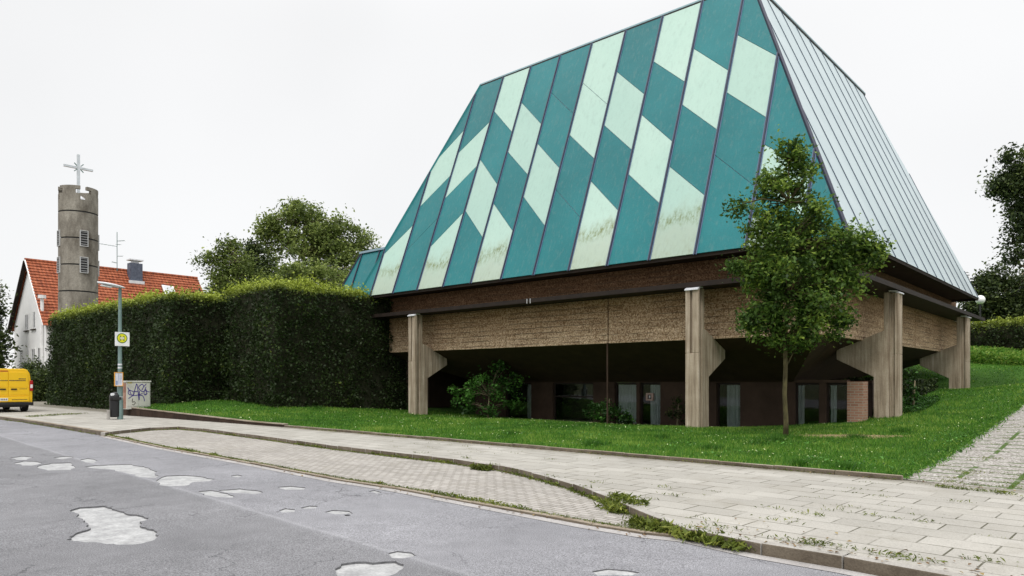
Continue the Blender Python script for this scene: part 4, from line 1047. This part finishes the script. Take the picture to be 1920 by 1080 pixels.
def stroke(mbx, pts, wd):
    q_ = []
    for i in range(len(pts)-1):
        for k in range(5): q_.append(catmull(pts, i, k/5))
    q_.append(Vector((*pts[-1], 0)))
    q_ = [gp(p_.x, p_.y) for p_ in q_]
    for i, (a, b) in enumerate(zip(q_, q_[1:])): d = (b-a).normalized()*wd*.3; mbx.bar(a-d + Vector((.0004*(i % 3), 0, 0)), b+d + Vector((.0004*(i % 3), 0, 0)), wd, .0015, 0, (1, 0, 0))
def catmull(p, i, t):
    P_ = [Vector((*p[min(max(k, 0), len(p)-1)], 0)) for k in (i-1, i, i+1, i+2)]
    return .5*((2*P_[1]) + (P_[2]-P_[0])*t + (2*P_[0]-5*P_[1]+4*P_[2]-P_[3])*t*t + (3*P_[1]-P_[0]-3*P_[2]+P_[3])*t**3)
W1 = .03
for s_ in ([(185,300),(215,350),(300,395),(320,440),(285,470),(230,465),(195,430),(205,375),(225,370),(240,420),(260,465)],
           [(300,480),(330,380),(375,215),(400,340),(425,590)], [(315,395),(390,390)],
           [(525,265),(505,225),(465,235),(420,285),(430,330),(490,390),(520,400)], [(585,215),(530,280),(490,355)],
           [(580,285),(540,400),(545,470),(605,430)], [(520,400),(575,350),(600,390),(655,405)], [(205,550),(290,490),(400,475),(500,440)], [(430,590),(435,380)], [(440,480),(500,490),(535,550),(545,615)], [(555,340),(600,440),(555,480)]):
    stroke(gf, s_, W1)
gf.build('graffiti_tag', M['purple'], do)
gf = MB(); stroke(gf, [(290,555),(280,640),(320,625),(345,655),(315,700),(280,695)], .022); gf.build('graffiti_mark', M['ink'], do)
gf = MB(); a, b = gp(185, 178), gp(275, 200); gf.box((CBx+.0125, a.y, b.z), (CBx+.016, b.y, a.z)); gf.build('sticker', plain('yellow_sticker', (.5, .38, .05), .5), do)

# globe lamp behind the church
gl_ = atd(1838, 562, 46); gz = 2.6
gt = thing('globe_lamp', (gl_.x, gl_.y, gz), 'white globe lamp on thin pole behind the far concrete fin', 'lamp')
b_ = MB(); b_.tube([(gl_.x, gl_.y, gz-.5), (gl_.x, gl_.y, gl_.z-.28)], .045, 8); b_.build('pole', M['louver'], gt)
b_ = MB(); b_.tube_prof([(.28*math.sin(math.pi*k/16)+.001, -.28*math.cos(math.pi*k/16)) for k in range(17)], gl_, 24, 0); b_.build('globe', M['globe'], gt, smooth=True)

# ------------------------------------------------------------------ vegetation
def hedge(name, label, box, nl, size, mat, top_tint, seed, cat='hedge', wob=.27, faces='FTLR', group=None):
    (x0, y0, z0), (x1, y1, z1_) = box
    t = thing(name, ((x0+x1)/2, (y0+y1)/2, z0), label, cat, group)
    cm_ = MB(); step = .5; ins = .22
    X = np.arange(x0+ins, x1-ins+.01, max(.25, (x1-x0-2*ins)/max(1, round((x1-x0)/step)))); 
    cm_.box((x0+ins, y0+ins, z0-.2), (x1-ins, y1-ins, z1_-ins)); cm_.build('branches', M['twig'], t)
    Ps = []; Tn = []
    areas = {'F': (x1-x0)*(z1_-z0), 'T': (x1-x0)*(y1-y0), 'L': (y1-y0)*(z1_-z0), 'R': (y1-y0)*(z1_-z0)}
    tot = sum(areas[f]*(1.3 if f == 'T' else 1) for f in faces)
    for f in faces:
        n = int(nl*areas[f]*(1.3 if f == 'T' else 1)/tot); a = rng.random(n); b = rng.random(n)
        if f == 'F': P = np.stack([x0+(x1-x0)*a, np.full(n, y0), z0+(z1_-z0)*b], 1); nn = np.array([0, -1, 0])
        if f == 'L': P = np.stack([np.full(n, x0), y0+(y1-y0)*a, z0+(z1_-z0)*b], 1); nn = np.array([-1, 0, 0])
        if f == 'R': P = np.stack([np.full(n, x1), y0+(y1-y0)*a, z0+(z1_-z0)*b], 1); nn = np.array([1, 0, 0])
        if f == 'T': P = np.stack([x0+(x1-x0)*a, y0+(y1-y0)*b, np.full(n, z1_)], 1); nn = np.array([0, 0, 1])
        bmp = np.array([noise.noise(Vector(p)*.55)*.9 + noise.noise(Vector(p)*1.6)*.7 for p in P])
        dep = bmp*wob + rng.normal(size=n)*.06 - np.abs(rng.normal(size=n))*.12
        if f == 'T': dep += np.maximum(0, rng.normal(size=n))*.16
        P = P + nn*dep[:, None]
        # rounded shoulder
        r_ = .35
        zz = P[:, 2]; k = np.clip((zz-(z1_-r_))/r_, 0, 1.3)
        if f in 'FLR': P -= nn*(k**2*.28)[:, None]
        tn = .28 + .2*bmp + rng.normal(size=n)*.09
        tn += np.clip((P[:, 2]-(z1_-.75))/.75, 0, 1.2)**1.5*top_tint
        Ps.append(P); Tn.append(tn)
    P = np.concatenate(Ps); tn = np.concatenate(Tn)
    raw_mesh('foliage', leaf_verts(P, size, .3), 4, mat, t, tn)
    return t
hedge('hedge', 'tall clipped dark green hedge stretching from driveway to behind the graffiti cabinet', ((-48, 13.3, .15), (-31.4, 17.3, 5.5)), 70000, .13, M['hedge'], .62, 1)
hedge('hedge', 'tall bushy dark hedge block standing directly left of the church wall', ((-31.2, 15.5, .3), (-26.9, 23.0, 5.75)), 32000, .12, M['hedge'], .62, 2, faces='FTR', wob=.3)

def tree(name, label, cat, base_, trunk, blobs, nclus, nleaf, lsize, crad, mat, bark, seed, group=None, up=.55, limb=.03, tintb=.4, trunk_name='trunk', droop=0):
    """blobs: (centre, (rx,ry,rz), weight); clusters of leaves on limbs that leave the trunk"""
    r_ = np.random.default_rng(seed); base_ = Vector(base_)
    t = thing(name, base_, label, cat, group); tm = MB()
    pts, rad = trunk; tm.tube(pts, rad, 9)
    cl = []; ws = np.array([b[2] for b in blobs], float); ws /= ws.sum()
    for k in range(nclus):
        c, rr, _ = blobs[r_.choice(len(blobs), p=ws)]
        d = r_.normal(size=3); d /= np.linalg.norm(d); q_ = r_.uniform(.25, 1)**.5
        cl.append(np.array(c) + d*np.array(rr)*q_)
    cl = np.array(cl); P = []; T = []
    npts = [Vector(p) for p in pts]
    for i, c in enumerate(cl):
        # limb from the nearest point lower on the trunk
        best = min(npts[len(npts)//3:], key=lambda p: (p-Vector(c)).length + max(0, p.z-c[2])*2)
        mid = best.lerp(Vector(c), .55) + Vector((0, 0, .1*(best-Vector(c)).length))
        if i % 2 == 0: tm.tube([best, mid, Vector(c)], [limb, limb*.6, limb*.25], 5)
        n = max(4, int(nleaf*r_.uniform(.5, 1.5))); s = crad*r_.uniform(.6, 1.3)
        g = r_.normal(size=(n, 3))*s*.55; g[:, 2] *= .8
        P.append(c+g); T.append(tintb + r_.normal()*.17 + r_.normal(size=n)*.17 + g[:, 2]/s*.1)
    tm.build(trunk_name, bark, t, smooth=True)
    P = np.concatenate(P); raw_mesh('crown', leaf_verts(P, lsize, up, .55, droop), 4, mat, t, np.concatenate(T))
    return t
# young tree on the lawn
YB = Vector((-7.05, 17.9, 0)); r0 = ray(1473, 820); r0 = r0*(17.9/r0.y); YB.x = r0.x; YB.z = hz1(YB.x, YB.y); yd = r0.dot(CF)
def yp(u, v, dd=0): return atd(u, v, yd+dd)
yb = []
for (u, v, rp_, rz_, wt) in ((1480, 290, 22, 35, .5), (1505, 320, 28, 34, .8), (1465, 350, 40, 40, 1.1), (1400, 395, 32, 20, .5), (1500, 400, 52, 45, 2), (1450, 440, 50, 45, 1.8), (1540, 460, 52, 45, 2), (1590, 450, 40, 30, 1.0), (1470, 510, 70, 42, 2.8), (1560, 520, 58, 40, 2.0), (1620, 478, 30, 25, .6), (1425, 520, 36, 30, .9), (1500, 580, 85, 40, 3.0), (1430, 600, 40, 30, 1.2), (1560, 600, 45, 34, 1.3), (1490, 635, 50, 20, .9), (1380, 388, 14, 14, .25), (1385, 500, 16, 14, .25), (1642, 470, 16, 14, .25)):
    r_m = rp_/FPX*yd; yb.append((yp(u, v), (r_m, r_m, rz_/FPX*yd), wt))
tr_pts = [YB - Vector((0, 0, .1))] + [yp(u, v) for u, v in ((1474, 790), (1471, 740), (1473, 690), (1472, 640), (1478, 560), (1474, 470), (1480, 380), (1478, 300))]
tree('young_tree', 'young leafy tree with thin mossy trunk standing alone on the lawn', 'tree', YB, (tr_pts, [.075, .06, .054, .052, .05, .045, .036, .026, .012]), yb, 420, 68, .112, .27, M['leaf_young'], M['bark_moss'], 5, limb=.022, tintb=.42)
# background trees behind the hedge
def btree(name, label, spec, d, lean_u, base_v, mat, nclus, nleaf, ls, cr_, seed, group=None, tintb=.45, droop=0, base_z=0.0):
    bl = []
    for (u, v, rp_, rz_, wt) in spec: bl.append((atd(u, v, d), (rp_/FPX*d, rp_/FPX*d, rz_/FPX*d), wt))
    b0 = atd(lean_u, 716, d); b0.z = base_z
    tops = [atd(lean_u, v, d) for v in base_v]
    tr_ = 0.25*d/50
    return tree(name, label, 'tree', b0, ([b0 - Vector((0, 0, .2))] + tops, [tr_]+[tr_*(1-.8*(k+1)/len(tops)) for k in range(len(tops))]), bl, nclus, nleaf, ls, cr_, mat, M['bark'], seed, group, limb=.06, tintb=tintb, droop=droop)
bg_ = 'trees behind the hedge'
btree('willow_tree', 'tall round-crowned tree rising highest behind the hedge', [(560,430,62,45,2),(600,430,52,40,1.5),(520,425,42,30,1),(640,450,40,40,1.3),(570,470,80,40,2),(500,430,22,18,.4),(560,395,26,14,.5),(660,490,36,40,1), (600,500,80,40,1.2)], 56, 570, (600, 540, 480, 420), M['hedge_b'], 190, 95, .26, .75, 21, bg_, .45, .6)
btree('broadleaf_tree', 'grey-green bushy tree in front of the round-crowned one, above hedge', [(560,520,60,32,2),(600,530,60,36,2),(520,545,45,30,1),(640,530,40,40,1),(560,560,90,30,1.5)], 47, 575, (620, 560, 520), M['hedge_b'], 130, 100, .2, .6, 22, bg_, .5, .4)
btree('broadleaf_tree', 'leafy tree left of the tall crown, beside the red roof', [(432,500,36,30,1.2),(450,530,45,35,1.6),(415,530,28,22,.6),(430,465,16,18,.4),(450,560,60,40,1.6),(390,490,14,12,.25),(400,555,36,24,.7)], 48, 447, (640, 560, 490), M['hedge_b'], 150, 90, .2, .6, 23, bg_, .42)
btree('conifer_tree', 'dark narrow tree between two leafy trees behind the hedge', [(473,470,14,18,.5),(480,500,24,24,1),(495,530,40,40,1.4)], 53, 482, (600, 520, 460), M['leaf_dark'], 90, 100, .2, .6, 24, bg_, .5)
btree('shrub_tree', 'light twiggy treetop between hedge and left wing of roof', [(685,455,16,16,.6),(700,470,12,8,.3),(675,470,20,20,.6)], 58, 676, (600, 520, 470), M['hedge_b'], 30, 40, .2, .6, 25, bg_, .5)
# shaggy growth where the two hedges meet
btree('hazel_bush', 'shaggy bush growing out where the two tall hedges meet', [(420,590,50,40,1.5),(400,640,40,60,1.5),(450,580,50,30,1.2),(380,600,30,40,.8)], 37, 415, (700, 640, 590), M['hedge'], 110, 110, .15, .6, 26, None, .5, 0, .4)
# left edge and house front
btree('dark_tree', 'dark leafy tree at the far left edge beside the white house', [(-30,610,24,60,2),(-38,560,26,34,1),(-28,665,24,36,1.2),(-58,640,55,70,2)], 60, -40, (690, 620, 560), M['leaf_dark'], 110, 130, .32, 1.0, 27, None, .5)
for (u, v, rr, lb_, mm_, d_) in ((66, 700, 24, 'low shrub with reddish top in front of the white house', 'leaf_dark', 50), (86, 715, 22, 'dark shrub in the gap between van and hedge', 'leaf_dark', 48)):
    btree('shrub', lb_, [(u, v, rr, 20, 1), (u, v+22, rr, 20, 1)], d_, u, (740, 720, 700), M[mm_], 50, 100, .18, .6, 30+u)
# right edge
btree('tall_tree', 'tall dark tree leaning in from the right edge above the path', [(1905,300,26,26,1),(1915,345,40,32,1.6),(1890,340,26,20,.8),(1880,350,22,16,.5),(1925,400,34,28,1),(1915,440,26,34,1),(1905,470,22,26,.7),(1960,380,60,120,4)], 30, 1990, (700, 560, 450, 350), M['leaf_dark'], 190, 70, .16, .4, 41, None, .5, 0, 1.5)
btree('broadleaf_tree', 'broad dark tree mass behind the globe lamp at right', [(1850,545,26,36,1),(1880,560,40,50,2),(1920,560,60,60,2.5),(1900,610,80,50,2.5),(1845,600,24,40,1),(1870,515,16,14,.4),(1960,560,70,80,3), (1830,575,12,14,.25)], 56, 1900, (690, 620, 540), M['leaf_dark'], 270, 100, .26, .8, 42, None, .5, 0, 3)
h0 = atd(1815, 716, 48); h1 = atd(1990, 716, 36)
hx0, hx1 = -10.5, 4.0; hyb = 49.0
hedge('low_hedge', 'low dark hedge on the grassy rise behind the far concrete fin', ((-9.5, 47.5, 3.0), (3.4, 49.5, 4.95)), 14000, .14, M['hedge'], .45, 4, faces='FTL', wob=.3)
# bushes by the ground floor
def bush(name, label, u, v, Y, spec, nclus, nleaf, ls, cr_, mat, seed, tintb=.5):
    b = onY(u, v, Y); d = (b-Vector((0, 0, EYE))).dot(CF); b.z = hz1(b.x, b.y)
    bl = [(atd(uu, vv, d), (rp_/FPX*d, rp_/FPX*d*.8, rz_/FPX*d), wt) for uu, vv, rp_, rz_, wt in spec]
    return tree(name, label, 'bush', b, ([b - Vector((0, 0, .1)), b + Vector((.02, 0, .4)), b + Vector((.06, 0, 1.0))], [.05, .035, .015]), bl, nclus, nleaf, ls, cr_, mat, M['bark'], seed, None, limb=.014, tintb=tintb, trunk_name='stem')
bush('bush', 'loose leafy green bush beside the left concrete fin', 915, 778, 22.6, [(915,725,40,28,2),(880,745,30,24,1),(950,740,34,28,1.2),(910,765,48,20,1.5),(935,690,16,10,.4),(965,715,16,14,.4),(850,735,10,8,.15)], 80, 38, .13, .26, M['leaf_bush'], 51)
bush('bush', 'low dark spreading bush below the curtained window', 1140, 790, 22.8, [(1140,772,34,18,2),(1115,772,20,16,.7),(1170,782,24,12,.7)], 50, 40, .11, .2, M['leaf_bush'], 52, .3)
bush('bush', 'thin dark climbing plant on the wall left of middle fin', 1270, 790, 24.5, [(1268,765,8,22,1),(1277,775,8,22,1),(1258,778,6,14,.5)], 22, 24, .1, .14, M['leaf_dark'], 53, .4)
bush('bush', 'small straggly bush between the two right concrete fins', 1712, 775, 27.5, [(1708,725,9,18,1),(1714,750,14,14,1),(1700,700,5,12,.4)], 20, 20, .10, .16, M['leaf_bush'], 54, .35)
# ivy bank under the overhang, on the right
n = 9000; P = np.stack([rng.uniform(-10.2, -6.4, n), rng.uniform(30.5, 33.2, n), np.zeros(n)], 1); P[:, 2] = hz(P[:, 0], P[:, 1]) + rng.uniform(0, .5, n)
tag(raw_mesh('ivy', leaf_verts(P, .12, .5), 4, M['leaf_dark'], None, .35 + rng.normal(size=n)*.2), kind='stuff')
n = 5000; P = np.stack([rng.uniform(-7.6, -5.6, n), rng.uniform(26.6, 29.5, n), np.zeros(n)], 1); P[:, 2] = hz(P[:, 0], P[:, 1]) + rng.uniform(0, .22, n)
tag(raw_mesh('ground_cover', leaf_verts(P, .08, .6), 4, M['leaf_bush'], None, .4 + rng.normal(size=n)*.2), kind='stuff')
n = 9000; P = np.stack([rng.uniform(-9.5, -3.4, n), rng.uniform(44.5, 47.6, n), np.zeros(n)], 1); P[:, 2] = hz(P[:, 0], P[:, 1]) + rng.uniform(0, .7, n)*(1-np.abs((P[:, 0]+7)/3.6).clip(0, 1)**2)
tag(raw_mesh('tall_grass', leaf_verts(P, .2, .2, .3), 4, M['blade'], None, .6 + rng.normal(size=n)*.15), kind='stuff')

# ------------------------------------------------------------------ grass, daisies, weeds
def blades(x, y, z, h, wd, tint, name, mat, lean=.35):
    n = len(x); a = rng.uniform(0, 2*np.pi, n); dx, dy = np.cos(a)*wd/2, np.sin(a)*wd/2
    l = rng.normal(size=(n, 2))*lean*h[:, None]
    V = np.stack([np.stack([x-dx, y-dy, z], 1), np.stack([x+dx, y+dy, z], 1), np.stack([x+l[:, 0], y+l[:, 1], z+h], 1)], 1).reshape(-1, 3)
    return tag(raw_mesh(name, V, 3, mat, None, tint), kind='stuff')
nc = 900000; X = rng.uniform(-32.3, PX+.05, nc); Y = rng.uniform(11.6, 47, nc)
d2 = X**2 + Y**2
SX, SY = YB.x + 1.0, YB.y + 1.15
front = np.where(X > -21, LY, LY - (-21-X)*.06) + .02
keep = (Y > front) & (((X-SX)/1.25)**2 + ((Y-SY)/.42)**2 + rng.normal(size=nc)*.35 > 1) & (((X-YB.x)**2 + (Y-YB.y)**2) > .05) & ~((X < -26.7) & (Y > 16.6)) & ~((X < -31.3) & (Y > 13.4)) & ~((X < -7.0) & (Y > 24.6) & (Y < 27.3)) & ~((X < -10.4) & (Y > 24.6)) & (rng.random(nc) < np.minimum(1, 330/d2)) & (X < -1.6 - 0)
X, Y = X[keep], Y[keep]; Z = hz(X, Y)
clump = np.array([noise.noise(Vector((x*1.1, y*1.1, 0)))*.55 + noise.noise(Vector((x*.25, y*.25, 3)))*.5 + noise.noise(Vector((x*3.1, y*3.1, 7)))*.3 for x, y in zip(X, Y)])
d = np.sqrt(X**2+Y**2)
Hh = (.05 + .045*np.clip(clump+.4, 0, 1.3))*rng.uniform(.6, 1.4, len(X)); 
blades(X, Y, Z-.01, Hh, .012*np.maximum(1, d/14), .42 + .5*clump + rng.normal(size=len(X))*.2, 'grass', M['blade'])
print('grass blades', len(X))
mb = MB(); rows = []
for k in range(5):
    rr = k/4; rows.append([Vector((SX + 1.5*rr*math.cos(t)*(1+.15*math.sin(3*t)), SY + .6*rr*math.sin(t)*(1+.2*math.sin(5*t)), 0)) for t in np.linspace(0, 2*math.pi, 24, endpoint=False)])
for rw in rows:
    for p_ in rw: p_.z = hz1(p_.x, p_.y) + .008
mb.v = [p_ for rw in rows for p_ in rw]
for k in range(4):
    for j in range(24): mb.f.append([k*24+j, k*24+(j+1) % 24, (k+1)*24+(j+1) % 24, (k+1)*24+j]); mb.m.append(0)
tag(mb.build('bare_soil', nmat('dry_soil', (.2, .15, .07), (.34, .26, .13), 4, .95, .5, fine=30), smooth=True), kind='structure')
tu = []
for (u, v, nn_, rr) in ((1115, 834, 520, .28), (1335, 842, 300, .2), (1452, 828, 420, .25), (1420, 833, 200, .2), (1605, 826, 260, .22), (1690, 822, 260, .25), (800, 785, 240, .25), (600, 775, 200, .25), (960, 815, 220, .22), (1240, 822, 260, .22), (1760, 770, 300, .4), (1890, 735, 300, .35), (1500, 870, 220, .18), (1590, 875, 260, .2)):
    c = G(u, v, .2); a = rng.normal(size=(nn_, 2))*rr*.55; tu.append(np.stack([c.x + a[:, 0], c.y + a[:, 1]], 1))
tu = np.concatenate(tu); tu = tu[(tu[:, 1] > LY + .05) & (tu[:, 0] < PX)]
blades(tu[:, 0], tu[:, 1], hz(tu[:, 0], tu[:, 1]) - .01, .13*rng.uniform(.5, 1.4, len(tu)), np.full(len(tu), .018), .18 + rng.normal(size=len(tu))*.14, 'grass_tufts', M['blade'], .5)
n = 2600; ii = rng.choice(len(X), n*4, replace=False); msk = np.array([noise.noise(Vector((X[i]*.7, Y[i]*.7, 21))) for i in ii]) > .18; ii = ii[msk][:n]
tag(raw_mesh('clover', leaf_verts(np.stack([X[ii], Y[ii], Z[ii] + .07], 1), .05, 1.2, .8), 4, M['leaf_bush'], None, .75 + rng.normal(size=len(ii))*.2), kind='stuff')
n = 900; xx = YB.x + rng.normal(size=n)*.16; yy = YB.y + rng.normal(size=n)*.16
blades(xx, yy, hz(xx, yy), .12*rng.uniform(.5, 1.3, n), np.full(n, .016), .3 + rng.normal(size=n)*.15, 'grass_tufts', M['blade'], .4)
n = 1300; ii = rng.choice(len(X), n*3, replace=False); msk = np.array([noise.noise(Vector((X[i]*.5, Y[i]*.5, 9))) for i in ii]) > -.05; ii = ii[msk][:n]
fl_p = np.stack([X[ii], Y[ii], Z[ii] + .085], 1)
tag(raw_mesh('daisies', leaf_verts(fl_p, .024*np.maximum(1, d[ii]/20), 1.5, .9), 4, M['flower']), kind='stuff')

WX, WY, WZ_, WS = [], [], [], []
def weed_line(pts, n, spread, size, lift=0.0, patchy=.0, seed=0):
    q_ = resample(pts, .05); r_ = np.random.default_rng(seed)
    for _ in range(n):
        p_ = q_[r_.integers(len(q_))]
        if noise.noise(Vector((p_.x*.9, p_.y*.9, seed*3.1))) < patchy: continue
        WX.append(p_.x + r_.normal()*spread); WY.append(p_.y + r_.normal()*spread); WZ_.append(zr(p_.x)+lift); WS.append(size*r_.uniform(.5, 1.3))
weed_line(offset_line(bay_edge, .1), 9000, .028, .034, .02, -.9, 1)
weed_line(offset_line(bay_edge, .12), 4000, .035, .06, .02, .1, 11)
weed_line(offset_line(inner, -.02), 9000, .03, .035, .02, -.5, 2)
weed_line(offset_line(inner, -.02), 3500, .04, .07, .02, .1, 12)
weed_line([G(u, v, .02) for u, v in ((1190, 985), (1230, 992), (1290, 1008), (1340, 1020), (1395, 1030))], 1900, .06, .1, .02, -.4, 3)
weed_line([G(u, v, .02) for u, v in ((1145, 950), (1165, 962))], 500, .07, .12, .02, -1, 4)
weed_line([G(u, v, pav) for u, v in ((1150, 932), (1180, 940), (1200, 947))], 330, .06, .08, pav, -1, 5)
weed_line([G(u, v, .02) for u, v in ((890, 880), (915, 883))], 300, .04, .11, .02, -1, 6)
weed_line([Vector((x, LY-.1, 0)) for x in np.linspace(-20, PX, 30)], 2600, .03, .035, pav, -.2, 7)
weed_line([G(u, v, pav) for u, v in ((55, 782), (100, 779), (157, 776))], 600, .12, .07, pav, -.3, 8)
weed_line([G(u, v, 0) for u, v in kerb_px], 900, .05, .06, 0, -.1, 9)
weed_line([G(u, v, pav) for u, v in ((1690, 906), (1780, 915), (1925, 930))], 700, .03, .045, pav, -.1, 10)
for _ in range(120):
    x = rng.uniform(-14, 1.5); y = LY - .25 - rng.random()**1.3*5.2; y = 12.4 - round((12.4 - y)/.4)*.4
    q_ = Vector((x, y, 0)); dk = min((q_ - Vector((p_.x, p_.y, 0))).length for p_ in kin)
    if any(y < p_.y + .25 for p_ in kin if abs(p_.x - x) < 1.2): continue
    for _k in range(int(rng.integers(4, 15))): WX.append(x + rng.normal()*.1); WY.append(y + rng.normal()*.012); WZ_.append(zr(x)+pav); WS.append(rng.uniform(.015, .04))
for k, (u, v, nn_) in enumerate(((1350, 990, 40), (1297, 990, 50), (1322, 1000, 30), (1500, 1017, 60), (1525, 1020, 60), (1550, 1022, 30), (1617, 1032, 30), (1690, 1046, 60), (1715, 1049, 50), (1838, 1050, 30), (1455, 976, 26), (1515, 964, 26), (1655, 932, 22), (1797, 942, 24), (1520, 967, 20), (1640, 968, 18), (1250, 915, 22), (1120, 905, 22), (1260, 930, 20), (875, 859, 30), (785, 850, 26), (930, 872, 24), (960, 882, 24), (1030, 894, 24), (1580, 957, 16), (1730, 978, 16), (1100, 915, 16), (1210, 935, 18), (1450, 954, 16), (1310, 973, 14))):
    c = G(u, v, pav); s = .05 + .02*(nn_ > 35)
    for _ in range(nn_): WX.append(c.x + rng.normal()*s*2.0); WY.append(c.y + rng.normal()*s*.7); WZ_.append(zr(c.x)+pav); WS.append(rng.uniform(.02, .06))
# moss cushions and grass between the pebble slabs
for _ in range(150):
    x = rng.uniform(PX+.1, 1.5); y = LY + .2 + rng.uniform(0, 1)**1.6*11
    x = round(x/.75)*.75 if rng.random() < .5 else x; y = y if rng.random() < .5 else round(y/.5)*.5
    if x < PX + .05: x = PX + .2
    z = hz1(x, y)
    for _ in range(int(rng.integers(20, 70))): WX.append(x + rng.normal()*.12); WY.append(y + rng.normal()*.05); WZ_.append(z); WS.append(rng.uniform(.015, .04))
x = np.array(WX); y = np.array(WY); z = np.array(WZ_); s = np.array(WS); n = len(x)
P = np.stack([x, y, z + s*rng.uniform(.1, .7, n)], 1)
tn = .4 + rng.normal(size=n)*.22 + np.array([noise.noise(Vector((a*1.5, b*1.5, 4))) for a, b in zip(x, y)])*.4
tag(raw_mesh('weeds', leaf_verts(P, s*1.0, .3, .24), 4, M['weed'], None, tn), kind='stuff')
# fallen leaves and grit along the kerbs and under the young tree
lx, ly, lz_ = [], [], []
for line, nn_, sp_, up_ in ((inner, 260, .25, .03), (bay_edge, 220, .25, .012), ([Vector((x, LY-.2, 0)) for x in np.linspace(-20, PX+4, 30)], 260, .12, pav+.004), (kerb_b[:4], 150, .35, pav+.006)):
    q_ = resample(line, .05)
    for _ in range(nn_):
        p_ = q_[rng.integers(len(q_))]; lx.append(p_.x + rng.normal()*.1); ly.append(p_.y + (abs(rng.normal())*sp_ if up_ > pav else rng.normal()*sp_*.4)); lz_.append(zr(p_.x)+up_)
n = len(lx); tag(raw_mesh('fallen_leaves', leaf_verts(np.stack([np.array(lx), np.array(ly), np.array(lz_)+.008], 1), .045, 2.5, .6), 4, leafmat('dry_leaf', (.08, .045, .02), (.17, .1, .04), (.3, .22, .08), .1), None, rng.random(n)), kind='stuff')
# grass that hangs over the lawn edges
n = 5000; yy = LY + rng.random(n)**1.3*20; xx = PX + rng.normal(size=n)*.1 - .03
tag(raw_mesh('edge_grass', leaf_verts(np.stack([xx, yy, hz(xx, yy)+.03], 1), .09, .2, .2), 4, M['blade'], None, .35+rng.normal(size=n)*.2), kind='stuff')
